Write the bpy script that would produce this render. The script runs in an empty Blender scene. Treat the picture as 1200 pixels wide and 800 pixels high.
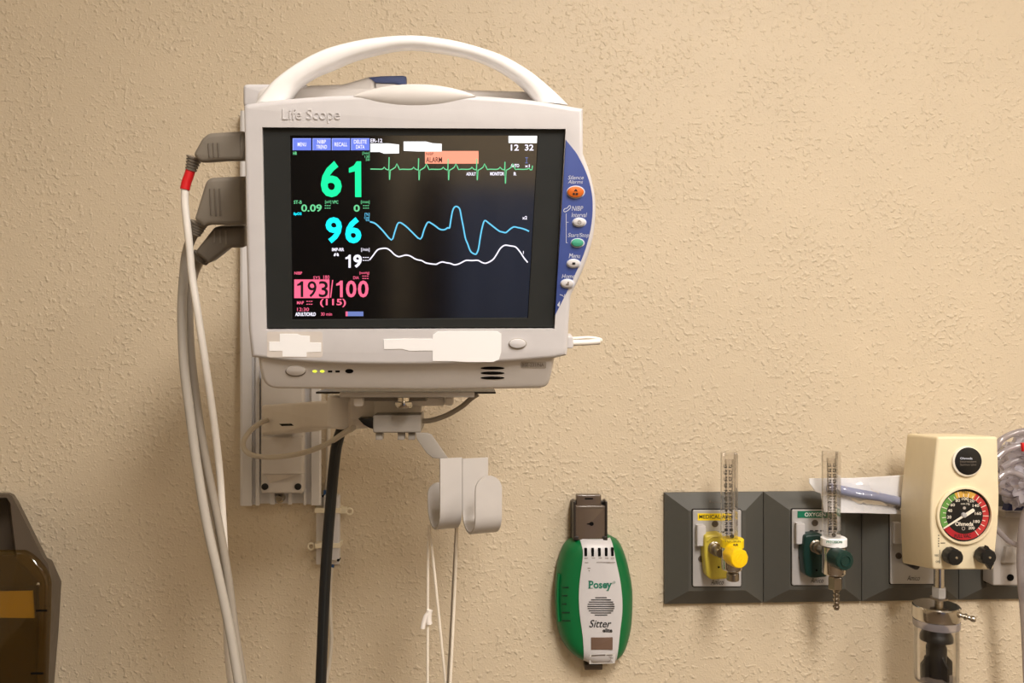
import bpy, bmesh, math, random
from mathutils import Vector, Matrix
from mathutils.geometry import tessellate_polygon

C = bpy.context.scene.collection
SC = bpy.context.scene
rad = math.radians
random.seed(7)

# ------------------------------------------------------------------ camera
FPX = 1000.0                      # focal length in pixels of the 1200x800 frame
EYE = Vector((0, 0, 1.5))
CAM_YAW = rad(-2.7)
CAM_R = Matrix.Rotation(CAM_YAW, 3, 'Z')
cam_data = bpy.data.cameras.new('camera')
cam_data.sensor_width = 36.0
cam_data.lens = FPX * 36.0 / 1200.0
cam_data.clip_start = 0.02
cam = bpy.data.objects.new('camera', cam_data)
C.objects.link(cam)
cam.location = EYE
cam.rotation_euler = (rad(90), 0, CAM_YAW)
SC.camera = cam

# ------------------------------------------------------------------ world, lights, exposure
world = bpy.data.worlds.new('world')
SC.world = world
world.use_nodes = True
bg = world.node_tree.nodes['Background']
bg.inputs[0].default_value = (1.0, 0.86, 0.70, 1)
bg.inputs[1].default_value = 0.05

CEIL_Z = 2.70
LAMPS = [  # x, y, size x, size y, power
    (0.46, -0.46, 0.26, 1.15, 27.5),
    (1.50, -0.60, 0.26, 1.15, 12.0),
    (0.48, -2.0, 0.26, 0.9, 3.2),  # added fill lamp, also lights what the display mirrors
    (-1.35, -0.9, 0.26, 1.15, 1.0),  # added fill lamp to lift the shaded left side
]
for i, (lx, ly, sx, sy, pw) in enumerate(LAMPS):
    ld = bpy.data.lights.new('lamp_light', 'AREA')
    ld.shape = 'RECTANGLE'
    ld.size, ld.size_y = sx, sy
    ld.energy = pw
    ld.color = (1.0, 0.935, 0.89)
    lo = bpy.data.objects.new('lamp_light', ld)
    C.objects.link(lo)
    lo.location = (lx, ly, CEIL_Z - 0.045)
vs = SC.view_settings
vs.view_transform = 'Standard'
vs.look = 'None'
vs.exposure = 0.82
vs.gamma = 1.0
vs.use_curve_mapping = False

# ------------------------------------------------------------------ materials
def lin(c):
    return tuple((x / 255 / 12.92) if x / 255 <= 0.04045 else ((x / 255 + 0.055) / 1.055) ** 2.4 for x in c)

def mat(name, rgb, rough=0.45, metal=0.0, spec=0.5, var=0.05, scale=60.0, bump=0.0, bscale=400.0, coat=0.0,
        ior=None, trans=0.0, emit=0.0, sss=0.0):
    m = bpy.data.materials.new(name)
    m.use_nodes = True
    nt = m.node_tree
    b = nt.nodes['Principled BSDF']
    col = lin(rgb)
    tc = nt.nodes.new('ShaderNodeTexCoord')
    ns = nt.nodes.new('ShaderNodeTexNoise')
    ns.inputs['Scale'].default_value = scale
    ns.inputs['Detail'].default_value = 4
    nt.links.new(tc.outputs['Object'], ns.inputs['Vector'])
    mx = nt.nodes.new('ShaderNodeMix')
    mx.data_type = 'RGBA'
    mx.inputs[6].default_value = (*[c * (1 - var) for c in col], 1)
    mx.inputs[7].default_value = (*[min(1, c * (1 + var)) for c in col], 1)
    nt.links.new(ns.outputs['Fac'], mx.inputs[0])
    nt.links.new(mx.outputs[2], b.inputs['Base Color'])
    mr = nt.nodes.new('ShaderNodeMapRange')
    mr.inputs[3].default_value = max(0.02, rough * 0.85)
    mr.inputs[4].default_value = min(1, rough * 1.15)
    nt.links.new(ns.outputs['Fac'], mr.inputs[0])
    nt.links.new(mr.outputs[0], b.inputs['Roughness'])
    b.inputs['Metallic'].default_value = metal
    b.inputs['Specular IOR Level'].default_value = spec
    b.inputs['Coat Weight'].default_value = coat
    if ior: b.inputs['IOR'].default_value = ior
    b.inputs['Transmission Weight'].default_value = trans
    if emit:
        nt.links.new(mx.outputs[2], b.inputs['Emission Color'])
        b.inputs['Emission Strength'].default_value = emit
    if bump:
        n2 = nt.nodes.new('ShaderNodeTexNoise')
        n2.inputs['Scale'].default_value = bscale
        n2.inputs['Detail'].default_value = 2
        nt.links.new(tc.outputs['Object'], n2.inputs['Vector'])
        bp = nt.nodes.new('ShaderNodeBump')
        bp.inputs['Strength'].default_value = bump
        bp.inputs['Distance'].default_value = 0.001
        nt.links.new(n2.outputs['Fac'], bp.inputs['Height'])
        nt.links.new(bp.outputs[0], b.inputs['Normal'])
    return m

def clear_mat(name, tint, gloss=0.06, rough=0.05, edge=0.5, haze=0.0, haze_rgb=(255, 255, 255)):
    """thin clear plastic: tinted see-through, glossy towards grazing angles, some milky haze"""
    m = bpy.data.materials.new(name)
    m.use_nodes = True
    nt = m.node_tree
    nt.nodes.remove(nt.nodes['Principled BSDF'])
    out = nt.nodes['Material Output']
    tr = nt.nodes.new('ShaderNodeBsdfTransparent')
    tr.inputs[0].default_value = (*tint, 1)
    gl = nt.nodes.new('ShaderNodeBsdfGlossy')
    gl.inputs['Roughness'].default_value = rough
    gl.inputs[0].default_value = (1, 1, 1, 1)
    lw = nt.nodes.new('ShaderNodeLayerWeight')
    lw.inputs[0].default_value = edge
    mr = nt.nodes.new('ShaderNodeMapRange')
    mr.inputs[3].default_value = gloss
    mr.inputs[4].default_value = 0.7
    nt.links.new(lw.outputs['Fresnel'], mr.inputs[0])
    base = tr
    if haze:
        tl = nt.nodes.new('ShaderNodeBsdfTranslucent')
        df = nt.nodes.new('ShaderNodeBsdfDiffuse')
        hc = (*lin(haze_rgb), 1)
        tl.inputs[0].default_value = hc
        df.inputs[0].default_value = hc
        m0 = nt.nodes.new('ShaderNodeMixShader')
        m0.inputs[0].default_value = 0.6
        nt.links.new(tl.outputs[0], m0.inputs[1])
        nt.links.new(df.outputs[0], m0.inputs[2])
        ns = nt.nodes.new('ShaderNodeTexNoise')
        ns.inputs['Scale'].default_value = 30
        tc = nt.nodes.new('ShaderNodeTexCoord')
        nt.links.new(tc.outputs['Object'], ns.inputs['Vector'])
        mh = nt.nodes.new('ShaderNodeMapRange')
        mh.inputs[3].default_value = haze * 0.6
        mh.inputs[4].default_value = min(1, haze * 1.4)
        nt.links.new(ns.outputs['Fac'], mh.inputs[0])
        m1 = nt.nodes.new('ShaderNodeMixShader')
        nt.links.new(mh.outputs[0], m1.inputs[0])
        nt.links.new(tr.outputs[0], m1.inputs[1])
        nt.links.new(m0.outputs[0], m1.inputs[2])
        base = m1
    ms = nt.nodes.new('ShaderNodeMixShader')
    nt.links.new(mr.outputs[0], ms.inputs[0])
    nt.links.new(base.outputs[0], ms.inputs[1])
    nt.links.new(gl.outputs[0], ms.inputs[2])
    nt.links.new(ms.outputs[0], out.inputs[0])
    return m

def screen_mat(name, rgb, e):
    """a lit screen pixel colour"""
    m = bpy.data.materials.new(name)
    m.use_nodes = True
    nt = m.node_tree
    b = nt.nodes['Principled BSDF']
    c = lin(rgb)
    b.inputs['Base Color'].default_value = (0.01, 0.01, 0.01, 1)
    b.inputs['Roughness'].default_value = 0.3
    b.inputs['Emission Color'].default_value = (*c, 1)
    b.inputs['Emission Strength'].default_value = e
    return m

def wall_mat(name, rgb, k=1.0):
    m = bpy.data.materials.new(name)
    m.use_nodes = True
    nt = m.node_tree
    b = nt.nodes['Principled BSDF']
    L = nt.links.new
    tc = nt.nodes.new('ShaderNodeTexCoord')
    def noise(scale, detail=2, rough=0.5, dist=0.0):
        n = nt.nodes.new('ShaderNodeTexNoise')
        n.inputs['Scale'].default_value = scale
        n.inputs['Detail'].default_value = detail
        n.inputs['Roughness'].default_value = rough
        n.inputs['Distortion'].default_value = dist
        L(tc.outputs['Object'], n.inputs['Vector'])
        return n.outputs['Fac']
    def rng(s, a, c_, o0=0.0, o1=1.0):
        r = nt.nodes.new('ShaderNodeMapRange')
        r.interpolation_type = 'SMOOTHSTEP'
        r.inputs[1].default_value, r.inputs[2].default_value = a, c_
        r.inputs[3].default_value, r.inputs[4].default_value = o0, o1
        L(s, r.inputs[0])
        return r.outputs[0]
    def math_(op, a, c_):
        n = nt.nodes.new('ShaderNodeMath')
        n.operation = op
        for i, s in enumerate((a, c_)):
            if isinstance(s, (int, float)): n.inputs[i].default_value = s
            else: L(s, n.inputs[i])
        return n.outputs[0]
    col = lin(rgb)
    mx = nt.nodes.new('ShaderNodeMix')
    mx.data_type = 'RGBA'
    mx.inputs[6].default_value = (*[c * 0.95 for c in col], 1)
    mx.inputs[7].default_value = (*[c * 1.04 for c in col], 1)
    L(noise(9, 4), mx.inputs[0])
    L(mx.outputs[2], b.inputs['Base Color'])
    b.inputs['Roughness'].default_value = 0.5
    b.inputs['Specular IOR Level'].default_value = 0.35
    # sprayed orange-peel: blobs of several sizes, flattened on top, denser in places
    dens = rng(noise(14, 2), 0.35, 0.65, -0.035, 0.05)
    blobs = rng(math_('ADD', noise(150, 2, 0.45), dens), 0.52, 0.78)
    fine = rng(noise(340, 1, 0.5), 0.45, 0.8)
    big = noise(45, 2)
    h = math_('ADD', math_('MULTIPLY', blobs, 1.0), math_('MULTIPLY', fine, 0.28))
    h = math_('ADD', h, math_('MULTIPLY', big, 0.8))
    bp = nt.nodes.new('ShaderNodeBump')
    bp.inputs['Strength'].default_value = 1.0
    bp.inputs['Distance'].default_value = 0.00095 * k
    L(h, bp.inputs['Height'])
    L(bp.outputs[0], b.inputs['Normal'])
    return m

M = dict(
    wall=wall_mat('beige_orange_peel_paint', (213, 197, 170)),
    ceiling=mat('white_ceiling', (225, 222, 214), 0.9, bump=0.4, bscale=120),
    floor=mat('vinyl_floor', (96, 82, 68), 0.4, var=0.15, scale=20),
    white=mat('white_plastic', (209, 206, 206), 0.42, bump=0.06, bscale=900),
    white_gloss=mat('glossy_white_plastic', (252, 250, 248), 0.25),
    offwhite=mat('warm_white_plastic', (216, 211, 206), 0.45),
    ivory=mat('ivory_plastic', (236, 221, 186), 0.4, bump=0.05, bscale=900),
    arm=mat('putty_plastic', (226, 219, 210), 0.55),
    arm_dark=mat('putty_grey_metal', (150, 143, 134), 0.5),
    alu=mat('painted_aluminium', (222, 220, 219), 0.4, var=0.03),
    steel=mat('satin_steel', (194, 189, 184), 0.38, metal=0.1),
    chrome=mat('chrome', (215, 210, 200), 0.14, metal=1.0),
    nickel=mat('dull_nickel', (165, 155, 140), 0.3, metal=1.0),
    black=mat('black_plastic', (20, 20, 20), 0.35),
    hole=mat('dark_recess', (12, 11, 10), 0.8, spec=0.1),
    frame_black=mat('matt_black_surround', (38, 40, 39), 0.55, spec=0.3),
    lcd=mat('lcd_glass', (9, 9, 10), 0.10, spec=1.0, ior=1.85),
    blue=mat('blue_panel', (62, 80, 146), 0.45),
    blue_tip=mat('slate_blue_plastic', (76, 90, 134), 0.45),
    orange=mat('orange_rubber', (216, 108, 30), 0.5),
    teal=mat('green_rubber', (70, 165, 135), 0.5),
    print_white=mat('white_ink', (205, 210, 225), 0.5),
    print_black=mat('black_ink', (26, 26, 26), 0.6),
    print_grey=mat('grey_ink', (120, 110, 100), 0.6),
    print_faint=mat('faint_grey_ink', (176, 168, 158), 0.6),
    label=mat('white_paper_label', (252, 252, 252), 0.5, var=0.01),
    clear_label=mat('aged_clear_label', (218, 210, 202), 0.25, var=0.04),
    amber_led=screen_mat('lit_green_led', (220, 235, 60), 1.0),
    plug=mat('grey_connector_plastic', (132, 124, 112), 0.5),
    plug_dark=mat('darker_grey_connector', (112, 104, 93), 0.5),
    cable_grey=mat('grey_cable', (176, 169, 158), 0.45),
    cable_taupe=mat('taupe_cable', (152, 143, 130), 0.45),
    cable_white=mat('white_cable', (238, 232, 222), 0.45),
    cable_cream=mat('cream_cable', (205, 196, 180), 0.5),
    cable_black=mat('black_rubber_cord', (16, 17, 18), 0.5),
    red=mat('red_tape', (215, 20, 28), 0.45),
    cord=mat('white_cotton_cord', (232, 222, 205), 0.8, bump=0.5, bscale=900),
    tape=mat('white_tape', (235, 228, 220), 0.7),
    blue_plug=mat('blue_connector', (40, 80, 130), 0.5),
    strip=mat('translucent_tie', (236, 226, 200), 0.4),
    green=mat('green_soft_plastic', (4, 106, 55), 0.42),
    green_dark=mat('dark_slot_green', (6, 52, 30), 0.6),
    posey_white=mat('silver_white_panel', (205, 202, 202), 0.4),
    posey_text=mat('teal_ink', (32, 120, 96), 0.5),
    brown_win=mat('brown_smoked_window', (112, 90, 76), 0.25),
    holder=mat('smoked_brown_plastic', (92, 78, 66), 0.22, coat=0.3),
    holder_dark=mat('dark_brown_plastic', (44, 38, 33), 0.3),
    gunmetal=mat('grey_powder_coat', (80, 79, 73), 0.5, var=0.06, scale=200, bump=0.1, bscale=700),
    plate=mat('brushed_plate', (186, 184, 182), 0.4, metal=0.15),
    yellow=mat('yellow_plastic', (208, 190, 72), 0.4),
    yellow_label=mat('yellow_label', (250, 218, 20), 0.45),
    knob_yellow=mat('bright_yellow_knob', (250, 206, 10), 0.4),
    o2_green=mat('dark_green_plastic', (6, 48, 42), 0.4),
    o2_label=mat('green_label', (10, 112, 82), 0.4),
    clear=clear_mat('clear_polycarbonate', (0.95, 0.94, 0.93), 0.05, 0.06, 0.38),
    clear_jar=clear_mat('clear_jar_plastic', (0.97, 0.965, 0.95), 0.03, 0.03, 0.2),
    film=clear_mat('clear_film', (0.98, 0.98, 0.99), 0.09, 0.07, 0.2, haze=0.05),
    bag=clear_mat('milky_bag_film', (0.86, 0.86, 0.92), 0.08, 0.12, 0.3, haze=0.6, haze_rgb=(222, 218, 228)),
    amber=clear_mat('amber_plastic', (0.86, 0.76, 0.50), 0.03, 0.06, 0.3, haze=0.10, haze_rgb=(115, 92, 45)),
    smoke=clear_mat('smoky_tube', (0.8, 0.78, 0.77), 0.06, 0.1, 0.3, haze=0.5, haze_rgb=(200, 192, 196)),
    cabinet_grey=mat('dark_taupe_plastic', (90, 79, 67), 0.5),
    interior_dark=mat('painted_interior_shade', (62, 50, 40), 0.5),  # colour of the shade inside the amber container
    amber_label=mat('yellow_paper_label', (250, 222, 110), 0.6),
    tube_blue=mat('blue_grey_tubing', (140, 147, 178), 0.35),
    bracket=mat('shaded_bracket_grey', (172, 165, 158), 0.5),  # grey darkened to hold the regulator's shadow
    navy=mat('navy_plastic', (36, 44, 92), 0.4),
    g_green=mat('gauge_green', (98, 150, 70), 0.5),
    g_yellow=mat('gauge_amber', (216, 168, 70), 0.5),
    g_red=mat('gauge_red', (190, 52, 52), 0.5),
    g_darkred=mat('gauge_deep_red', (172, 28, 40), 0.5),
    dial_white=mat('dial_white', (240, 232, 214), 0.5),
    float_=mat('charcoal_float', (18, 19, 20), 0.4),
    added_fabric=mat('added_screen_fabric', (120, 135, 175), 0.85, var=0.1),
    door=mat('added_cabinet_wood', (52, 40, 34), 0.5, var=0.2, scale=15),
    cupboard=mat('added_cupboard_dark', (40, 36, 34), 0.5),
)
E_GREEN = screen_mat('screen_green', (0, 240, 150), 0.80)
E_GREEN2 = screen_mat('screen_pale_green', (110, 215, 150), 0.62)
E_CYAN = screen_mat('screen_cyan', (0, 235, 255), 0.85)
E_SKY = screen_mat('screen_sky', (105, 205, 245), 0.62)
E_WHITE = screen_mat('screen_white', (245, 240, 255), 0.72)
E_FIELD = screen_mat('screen_blank_field', (255, 255, 255), 0.80)
E_PINK = screen_mat('screen_pink', (255, 105, 140), 0.66)
E_SALMON = screen_mat('screen_salmon', (255, 160, 130), 0.66)
E_BLUE = screen_mat('screen_blue', (108, 128, 230), 0.66)
E_BLUE2 = screen_mat('screen_light_blue', (150, 165, 245), 0.72)
E_BAR = screen_mat('screen_bar_blue', (110, 128, 190), 0.62)
E_DARK = screen_mat('screen_dark_ink', (70, 5, 15), 0.3)
E_BLACK = screen_mat('screen_black_ink', (12, 2, 8), 0.2)

# ------------------------------------------------------------------ frames and pixels
def frame(origin, R3):
    return Matrix.Translation(origin) @ R3.to_4x4()

FACE = Matrix(((1, 0, 0), (0, 0, -1), (0, 1, 0)))      # local u,v,w -> x, z, -y
WALL_Y = 1.20
def WF(y=WALL_Y):
    return frame(Vector((0, y, 1.5)), FACE)
W = WF()

def UP(F, px, py, w=0.0):
    """where the sight line of a pixel meets the plane w of frame F (local u, v)"""
    d = CAM_R @ Vector((px - 600.0, FPX, -(py - 400.0)))
    Fi = F.inverted()
    o = Fi @ EYE
    dl = Fi.to_3x3() @ d
    t = (w - o.z) / dl.z
    p = o + dl * t
    return (p.x, p.y)

def UPW(px, py, y):
    u, v = UP(WF(y), px, py)
    return Vector((u, y, v + 1.5))

def ups(F, pts, w=0.0):
    return [UP(F, x, y, w) for x, y in pts]

# ------------------------------------------------------------------ mesh helpers
def newbm(): return bmesh.new()

def cr(pts, n=6, closed=False):
    """Catmull-Rom through points"""
    P = [Vector(p) for p in pts]
    out = []
    N = len(P)
    rng_ = range(N) if closed else range(N - 1)
    for i in rng_:
        p0 = P[(i - 1) % N] if closed or i > 0 else P[i] * 2 - P[i + 1]
        p1 = P[i]
        p2 = P[(i + 1) % N]
        p3 = P[(i + 2) % N] if closed or i < N - 2 else p2 * 2 - p1
        for k in range(n):
            t = k / n
            out.append(0.5 * ((2 * p1) + (p2 - p0) * t + (2 * p0 - 5 * p1 + 4 * p2 - p3) * t * t
                              + (3 * p1 - p0 - 3 * p2 + p3) * t ** 3))
    if not closed: out.append(P[-1].copy())
    return out

def cr2(pts, n=6, closed=False):
    return [(p.x, p.y) for p in cr([Vector((a, b, 0)) for a, b in pts], n, closed)]

def area2(pts):
    return sum(pts[i][0] * pts[(i + 1) % len(pts)][1] - pts[(i + 1) % len(pts)][0] * pts[i][1] for i in range(len(pts)))

def ccw(pts):
    pts = [tuple(p) for p in pts]
    return pts if area2(pts) > 0 else pts[::-1]

def inset(pts, d):
    n = len(pts)
    out = []
    for i in range(n):
        a, b, c = Vector(pts[i - 1]), Vector(pts[i]), Vector(pts[(i + 1) % n])
        e1, e2 = (b - a), (c - b)
        if e1.length < 1e-9 or e2.length < 1e-9:
            out.append(tuple(b)); continue
        e1.normalize(); e2.normalize()
        n1, n2 = Vector((-e1.y, e1.x)), Vector((-e2.y, e2.x))
        m = n1 + n2
        k = 1 + n1.dot(n2)
        if k < 0.25: k = 0.25
        out.append(tuple(b + m * (d / k)))
    return out

def rrect(u0, v0, u1, v1, r, n=4):
    u0, u1 = min(u0, u1), max(u0, u1)
    v0, v1 = min(v0, v1), max(v0, v1)
    r = min(r, (u1 - u0) * 0.499, (v1 - v0) * 0.499)
    out = []
    for cx, cy, a0 in ((u1 - r, v0 + r, -90), (u1 - r, v1 - r, 0), (u0 + r, v1 - r, 90), (u0 + r, v0 + r, 180)):
        for k in range(n + 1):
            a = rad(a0 + 90 * k / n)
            out.append((cx + r * math.cos(a), cy + r * math.sin(a)))
    return out

def roundpoly(pts, r, n=4):
    """round the corners of a polygon"""
    pts = ccw(pts)
    out = []
    N = len(pts)
    for i in range(N):
        a, b, c = Vector(pts[i - 1]), Vector(pts[i]), Vector(pts[(i + 1) % N])
        rr = r[i] if isinstance(r, (list, tuple)) else r
        rr = min(rr, (a - b).length * 0.45, (c - b).length * 0.45)
        p, q = b + (a - b).normalized() * rr, b + (c - b).normalized() * rr
        for k in range(n + 1):
            t = k / n
            out.append(tuple(p * (1 - t) ** 2 + b * 2 * t * (1 - t) + q * t * t))
    return out

def pxrr(F, x0, y0, x1, y1, w=0.0, r=0.001, n=3):
    """rounded rectangle from a pixel box"""
    q = ups(F, [(x0, y1), (x1, y1), (x1, y0), (x0, y0)], w)
    return roundpoly(q, r, n) if r > 0 else ccw(q)

def ellipse(cx, cy, rx, ry, n=28):
    return [(cx + rx * math.cos(2 * math.pi * k / n), cy + ry * math.sin(2 * math.pi * k / n)) for k in range(n)]

def pxell(F, cx, cy, rx, ry, w=0.0, n=28):
    return ccw(ups(F, ellipse(cx, cy, rx, ry, n), w))

def slab(bm, F, outer, w0, w1, bev=0.0, segs=3, holes=(), bevh=None, back=True, chamfer=None):
    """outline extruded from w0 (back) to w1 (front) with a rounded front edge; holes go through"""
    outer = ccw(outer)
    layers = [(outer, w0)]
    if bev > 0:
        bh = bev if bevh is None else bevh
        for k in range(segs + 1):
            a = rad(90 * k / segs)
            layers.append((inset(outer, bev * (1 - math.cos(a))), w1 - bh * (1 - math.sin(a))))
    else:
        layers.append((outer, w1))
    rows = []
    for pts, w in layers:
        rows.append([bm.verts.new(F @ Vector((u, v, w))) for u, v in pts])
    n = len(outer)
    for a, b in zip(rows, rows[1:]):
        for i in range(n):
            j = (i + 1) % n
            try: bm.faces.new((a[i], a[j], b[j], b[i]))
            except ValueError: pass
    holes = [ccw(h) for h in holes]
    hf, hb = [], []
    for h in holes:
        f = [bm.verts.new(F @ Vector((u, v, w1))) for u, v in h]
        hh = inset(h, chamfer) if chamfer else h
        b = [bm.verts.new(F @ Vector((u, v, w0))) for u, v in hh]
        m = len(h)
        for i in range(m):
            j = (i + 1) % m
            bm.faces.new((f[j], f[i], b[i], b[j]))
        hf.append((f, h)); hb.append((b, hh))
    def cap(pts, vs, hs, flip):
        if not hs and len(pts) <= 4 or (not hs and not flip and False):
            fs = [list(range(len(pts)))]
            allv = vs
        else:
            loops = [[Vector((*p, 0)) for p in pts]] + [[Vector((*p, 0)) for p in h] for _, h in hs]
            allv = list(vs)
            for v_, _ in hs: allv += v_
            fs = tessellate_polygon(loops)
        for f in fs:
            vv = [allv[i] for i in f]
            p = [F.inverted() @ x.co for x in vv[:3]]
            up = ((p[1] - p[0]).cross(p[2] - p[0])).z > 0
            if up == flip: vv = vv[::-1]
            try: bm.faces.new(vv)
            except ValueError: pass
    cap(layers[-1][0], rows[-1], hf, False)
    if back: cap(layers[0][0], rows[0], hb, True)
    return bm

def boxb(bm, F, u0, u1, v0, v1, w0, w1, bev=0.0, segs=2):
    """box, all edges rounded"""
    t = bmesh.new()
    bmesh.ops.create_cube(t, size=1)
    for v in t.verts:
        v.co = Vector(((u0 + u1) / 2 + v.co.x * (u1 - u0), (v0 + v1) / 2 + v.co.y * (v1 - v0), (w0 + w1) / 2 + v.co.z * (w1 - w0)))
    if bev: bmesh.ops.bevel(t, geom=t.edges[:], offset=bev, segments=segs, profile=0.5, affect='EDGES')
    merge(bm, t, F)

def merge(bm, t, F):
    mp = {}
    for v in t.verts: mp[v] = bm.verts.new(F @ v.co)
    for f in t.faces: bm.faces.new([mp[v] for v in f.verts])
    t.free()

def lathe(bm, F, prof, seg=28, c=(0, 0), sx=1.0, sy=1.0):
    rows = []
    for r, w in prof:
        if r < 1e-7:
            rows.append([bm.verts.new(F @ Vector((c[0], c[1], w)))])
        else:
            rows.append([bm.verts.new(F @ Vector((c[0] + r * sx * math.cos(2 * math.pi * k / seg),
                                                  c[1] + r * sy * math.sin(2 * math.pi * k / seg), w))) for k in range(seg)])
    for a, b in zip(rows, rows[1:]):
        for i in range(seg):
            j = (i + 1) % seg
            if len(a) == 1 and len(b) == 1: continue
            if len(a) == 1: f = (a[0], b[j], b[i])
            elif len(b) == 1: f = (a[i], a[j], b[0])
            else: f = (a[i], a[j], b[j], b[i])
            bm.faces.new(f)

def tube(bm, pts, r, seg=10, closed=False, flat=1.0, cap=True):
    P = [Vector(p) for p in pts]
    N = len(P)
    R = r if isinstance(r, (list, tuple)) else [r] * N
    rows = []
    up = None
    for i in range(N):
        if closed: t = P[(i + 1) % N] - P[i - 1]
        else: t = P[min(i + 1, N - 1)] - P[max(i - 1, 0)]
        t.normalize()
        if up is None:
            up = Vector((0, 1, 0)) if abs(t.y) < 0.9 else Vector((1, 0, 0))
        up = (up - t * up.dot(t)).normalized()
        sd = t.cross(up)
        rows.append([bm.verts.new(P[i] + (sd * math.cos(2 * math.pi * k / seg) + up * math.sin(2 * math.pi * k / seg) * flat) * R[i]) for k in range(seg)])
    rng_ = range(N) if closed else range(N - 1)
    for i in rng_:
        a, b = rows[i], rows[(i + 1) % N]
        for k in range(seg):
            j = (k + 1) % seg
            bm.faces.new((a[k], a[j], b[j], b[k]))
    if cap and not closed:
        bm.faces.new(rows[0][::-1]); bm.faces.new(rows[-1])

def zframe(x, y, z):
    """local w along world up"""
    return Matrix.Translation((x, y, z))

# ------------------------------------------------------------------ things and parts
MW = {}
def thing(name, label, cat, loc=(0, 0, 0), R=None, group=None):
    o = bpy.data.objects.new(name, None)
    C.objects.link(o)
    m = Matrix.Translation(loc)
    if R is not None: m = m @ R.to_4x4()
    o.matrix_world = m
    o.empty_display_size = 0.03
    o['label'] = label
    o['category'] = cat
    if group: o['group'] = group
    MW[o.name] = m
    return o

def part(name, bm, material, parent=None, label=None, smooth=35, fix=True):
    if fix: bmesh.ops.recalc_face_normals(bm, faces=bm.faces[:])
    m = MW[parent.name] if parent is not None else None
    if m is not None: bm.transform(m.inverted())
    me = bpy.data.meshes.new(name)
    bm.to_mesh(me)
    bm.free()
    o = bpy.data.objects.new(name, me)
    C.objects.link(o)
    me.materials.append(M[material] if isinstance(material, str) else material)
    if smooth:
        me.polygons.foreach_set('use_smooth', [True] * len(me.polygons))
        me.set_sharp_from_angle(angle=rad(smooth))
    if parent is not None:
        o.parent = parent
        MW[o.name] = m
    else:
        MW[o.name] = Matrix.Identity(4)
    if label: o['label'] = label
    return o

def struct(name, bm, material):
    o = part(name, bm, material)
    o['kind'] = 'structure'
    return o

_fc = {}
def glyphs(s, bold=0.0, shear=0.0, ext=0.0, spacing=1.0):
    key = (s, bold, shear, ext, spacing)
    if key in _fc: return _fc[key]
    cu = bpy.data.curves.new('lettering', 'FONT')
    cu.body = s
    cu.offset = bold
    cu.shear = shear
    cu.extrude = ext
    cu.space_character = spacing
    cu.resolution_u = 3
    o = bpy.data.objects.new('lettering', cu)
    C.objects.link(o)
    bpy.context.view_layer.update()
    me = bpy.data.meshes.new_from_object(o.evaluated_get(bpy.context.evaluated_depsgraph_get()))
    V = [v.co.copy() for v in me.vertices]
    P = [tuple(p.vertices) for p in me.polygons]
    bpy.data.objects.remove(o); bpy.data.curves.remove(cu); bpy.data.meshes.remove(me)
    xs = [v.x for v in V]; ys = [v.y for v in V]
    x0, x1, y0, y1 = min(xs), max(xs), min(ys), max(ys)
    V = [((v.x - x0) / (x1 - x0), (v.y - y0) / (y1 - y0), (v.z / (2 * ext) + 0.5) if ext else 0.0) for v in V]
    _fc[key] = (V, P)
    return V, P

def text(bm, F, s, x0, y0, x1, y1, w=0.0, bold=0.0, shear=0.0, raise_=0.0, spacing=1.0):
    """lettering filling a pixel box on plane w of frame F"""
    V, P = glyphs(s, bold, shear, 0.5 if raise_ else 0.0, spacing)
    a, b, c, d = [Vector(q) for q in ups(F, [(x0, y1), (x1, y1), (x1, y0), (x0, y0)], w)]
    vs = []
    for x, y, z in V:
        p = a * (1 - x) * (1 - y) + b * x * (1 - y) + c * x * y + d * (1 - x) * y
        vs.append(bm.verts.new(F @ Vector((p.x, p.y, w + raise_ * z))))
    for f in P:
        try: bm.faces.new([vs[i] for i in f])
        except ValueError: pass

def facefix(bm, F):
    n = (F.to_3x3() @ Vector((0, 0, 1))).normalized()
    bm.normal_update()
    for f in bm.faces:
        if f.normal.dot(n) < 0: f.normal_flip()

def lettering(F, s, x0, y0, x1, y1, w, material, parent, name='lettering', **k):
    bm = newbm()
    text(bm, F, s, x0, y0, x1, y1, w, **k)
    if k.get('raise_'): return part(name, bm, material, parent)
    facefix(bm, F)
    return part(name, bm, material, parent, smooth=0, fix=False)

def pxpoly(bm, F, pts, w):
    q = ccw(ups(F, pts, w))
    vs = [bm.verts.new(F @ Vector((u, v, w))) for u, v in q]
    for f in (tessellate_polygon([[Vector((*p, 0)) for p in q]]) if len(q) > 4 else [range(len(q))]):
        bm.faces.new([vs[i] for i in f])

def pxrect(bm, F, x0, y0, x1, y1, w):
    pxpoly(bm, F, [(x0, y1), (x1, y1), (x1, y0), (x0, y0)], w)

def ribbon(bm, F, pts, width, w):
    """a flat line of given pixel width"""
    P = [Vector(p) for p in pts]
    rows = []
    for i, p in enumerate(P):
        a = P[max(i - 1, 0)]; b = P[min(i + 1, len(P) - 1)]
        d1 = (p - a); d2 = (b - p)
        if d1.length < 1e-6: d1 = d2
        if d2.length < 1e-6: d2 = d1
        d1 = d1.normalized(); d2 = d2.normalized()
        n = Vector((-d1.y, d1.x)) + Vector((-d2.y, d2.x))
        if n.length < 0.5: n = Vector((-d1.y, d1.x)) * 1.0
        n.normalize()
        l, r = p + n * width / 2, p - n * width / 2
        ul, ur = UP(F, l.x, l.y, w), UP(F, r.x, r.y, w)
        rows.append((bm.verts.new(F @ Vector((*ul, w))), bm.verts.new(F @ Vector((*ur, w)))))
    for (a, b), (c, d) in zip(rows, rows[1:]):
        bm.faces.new((a, b, d, c))
    facefix(bm, F)

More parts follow.
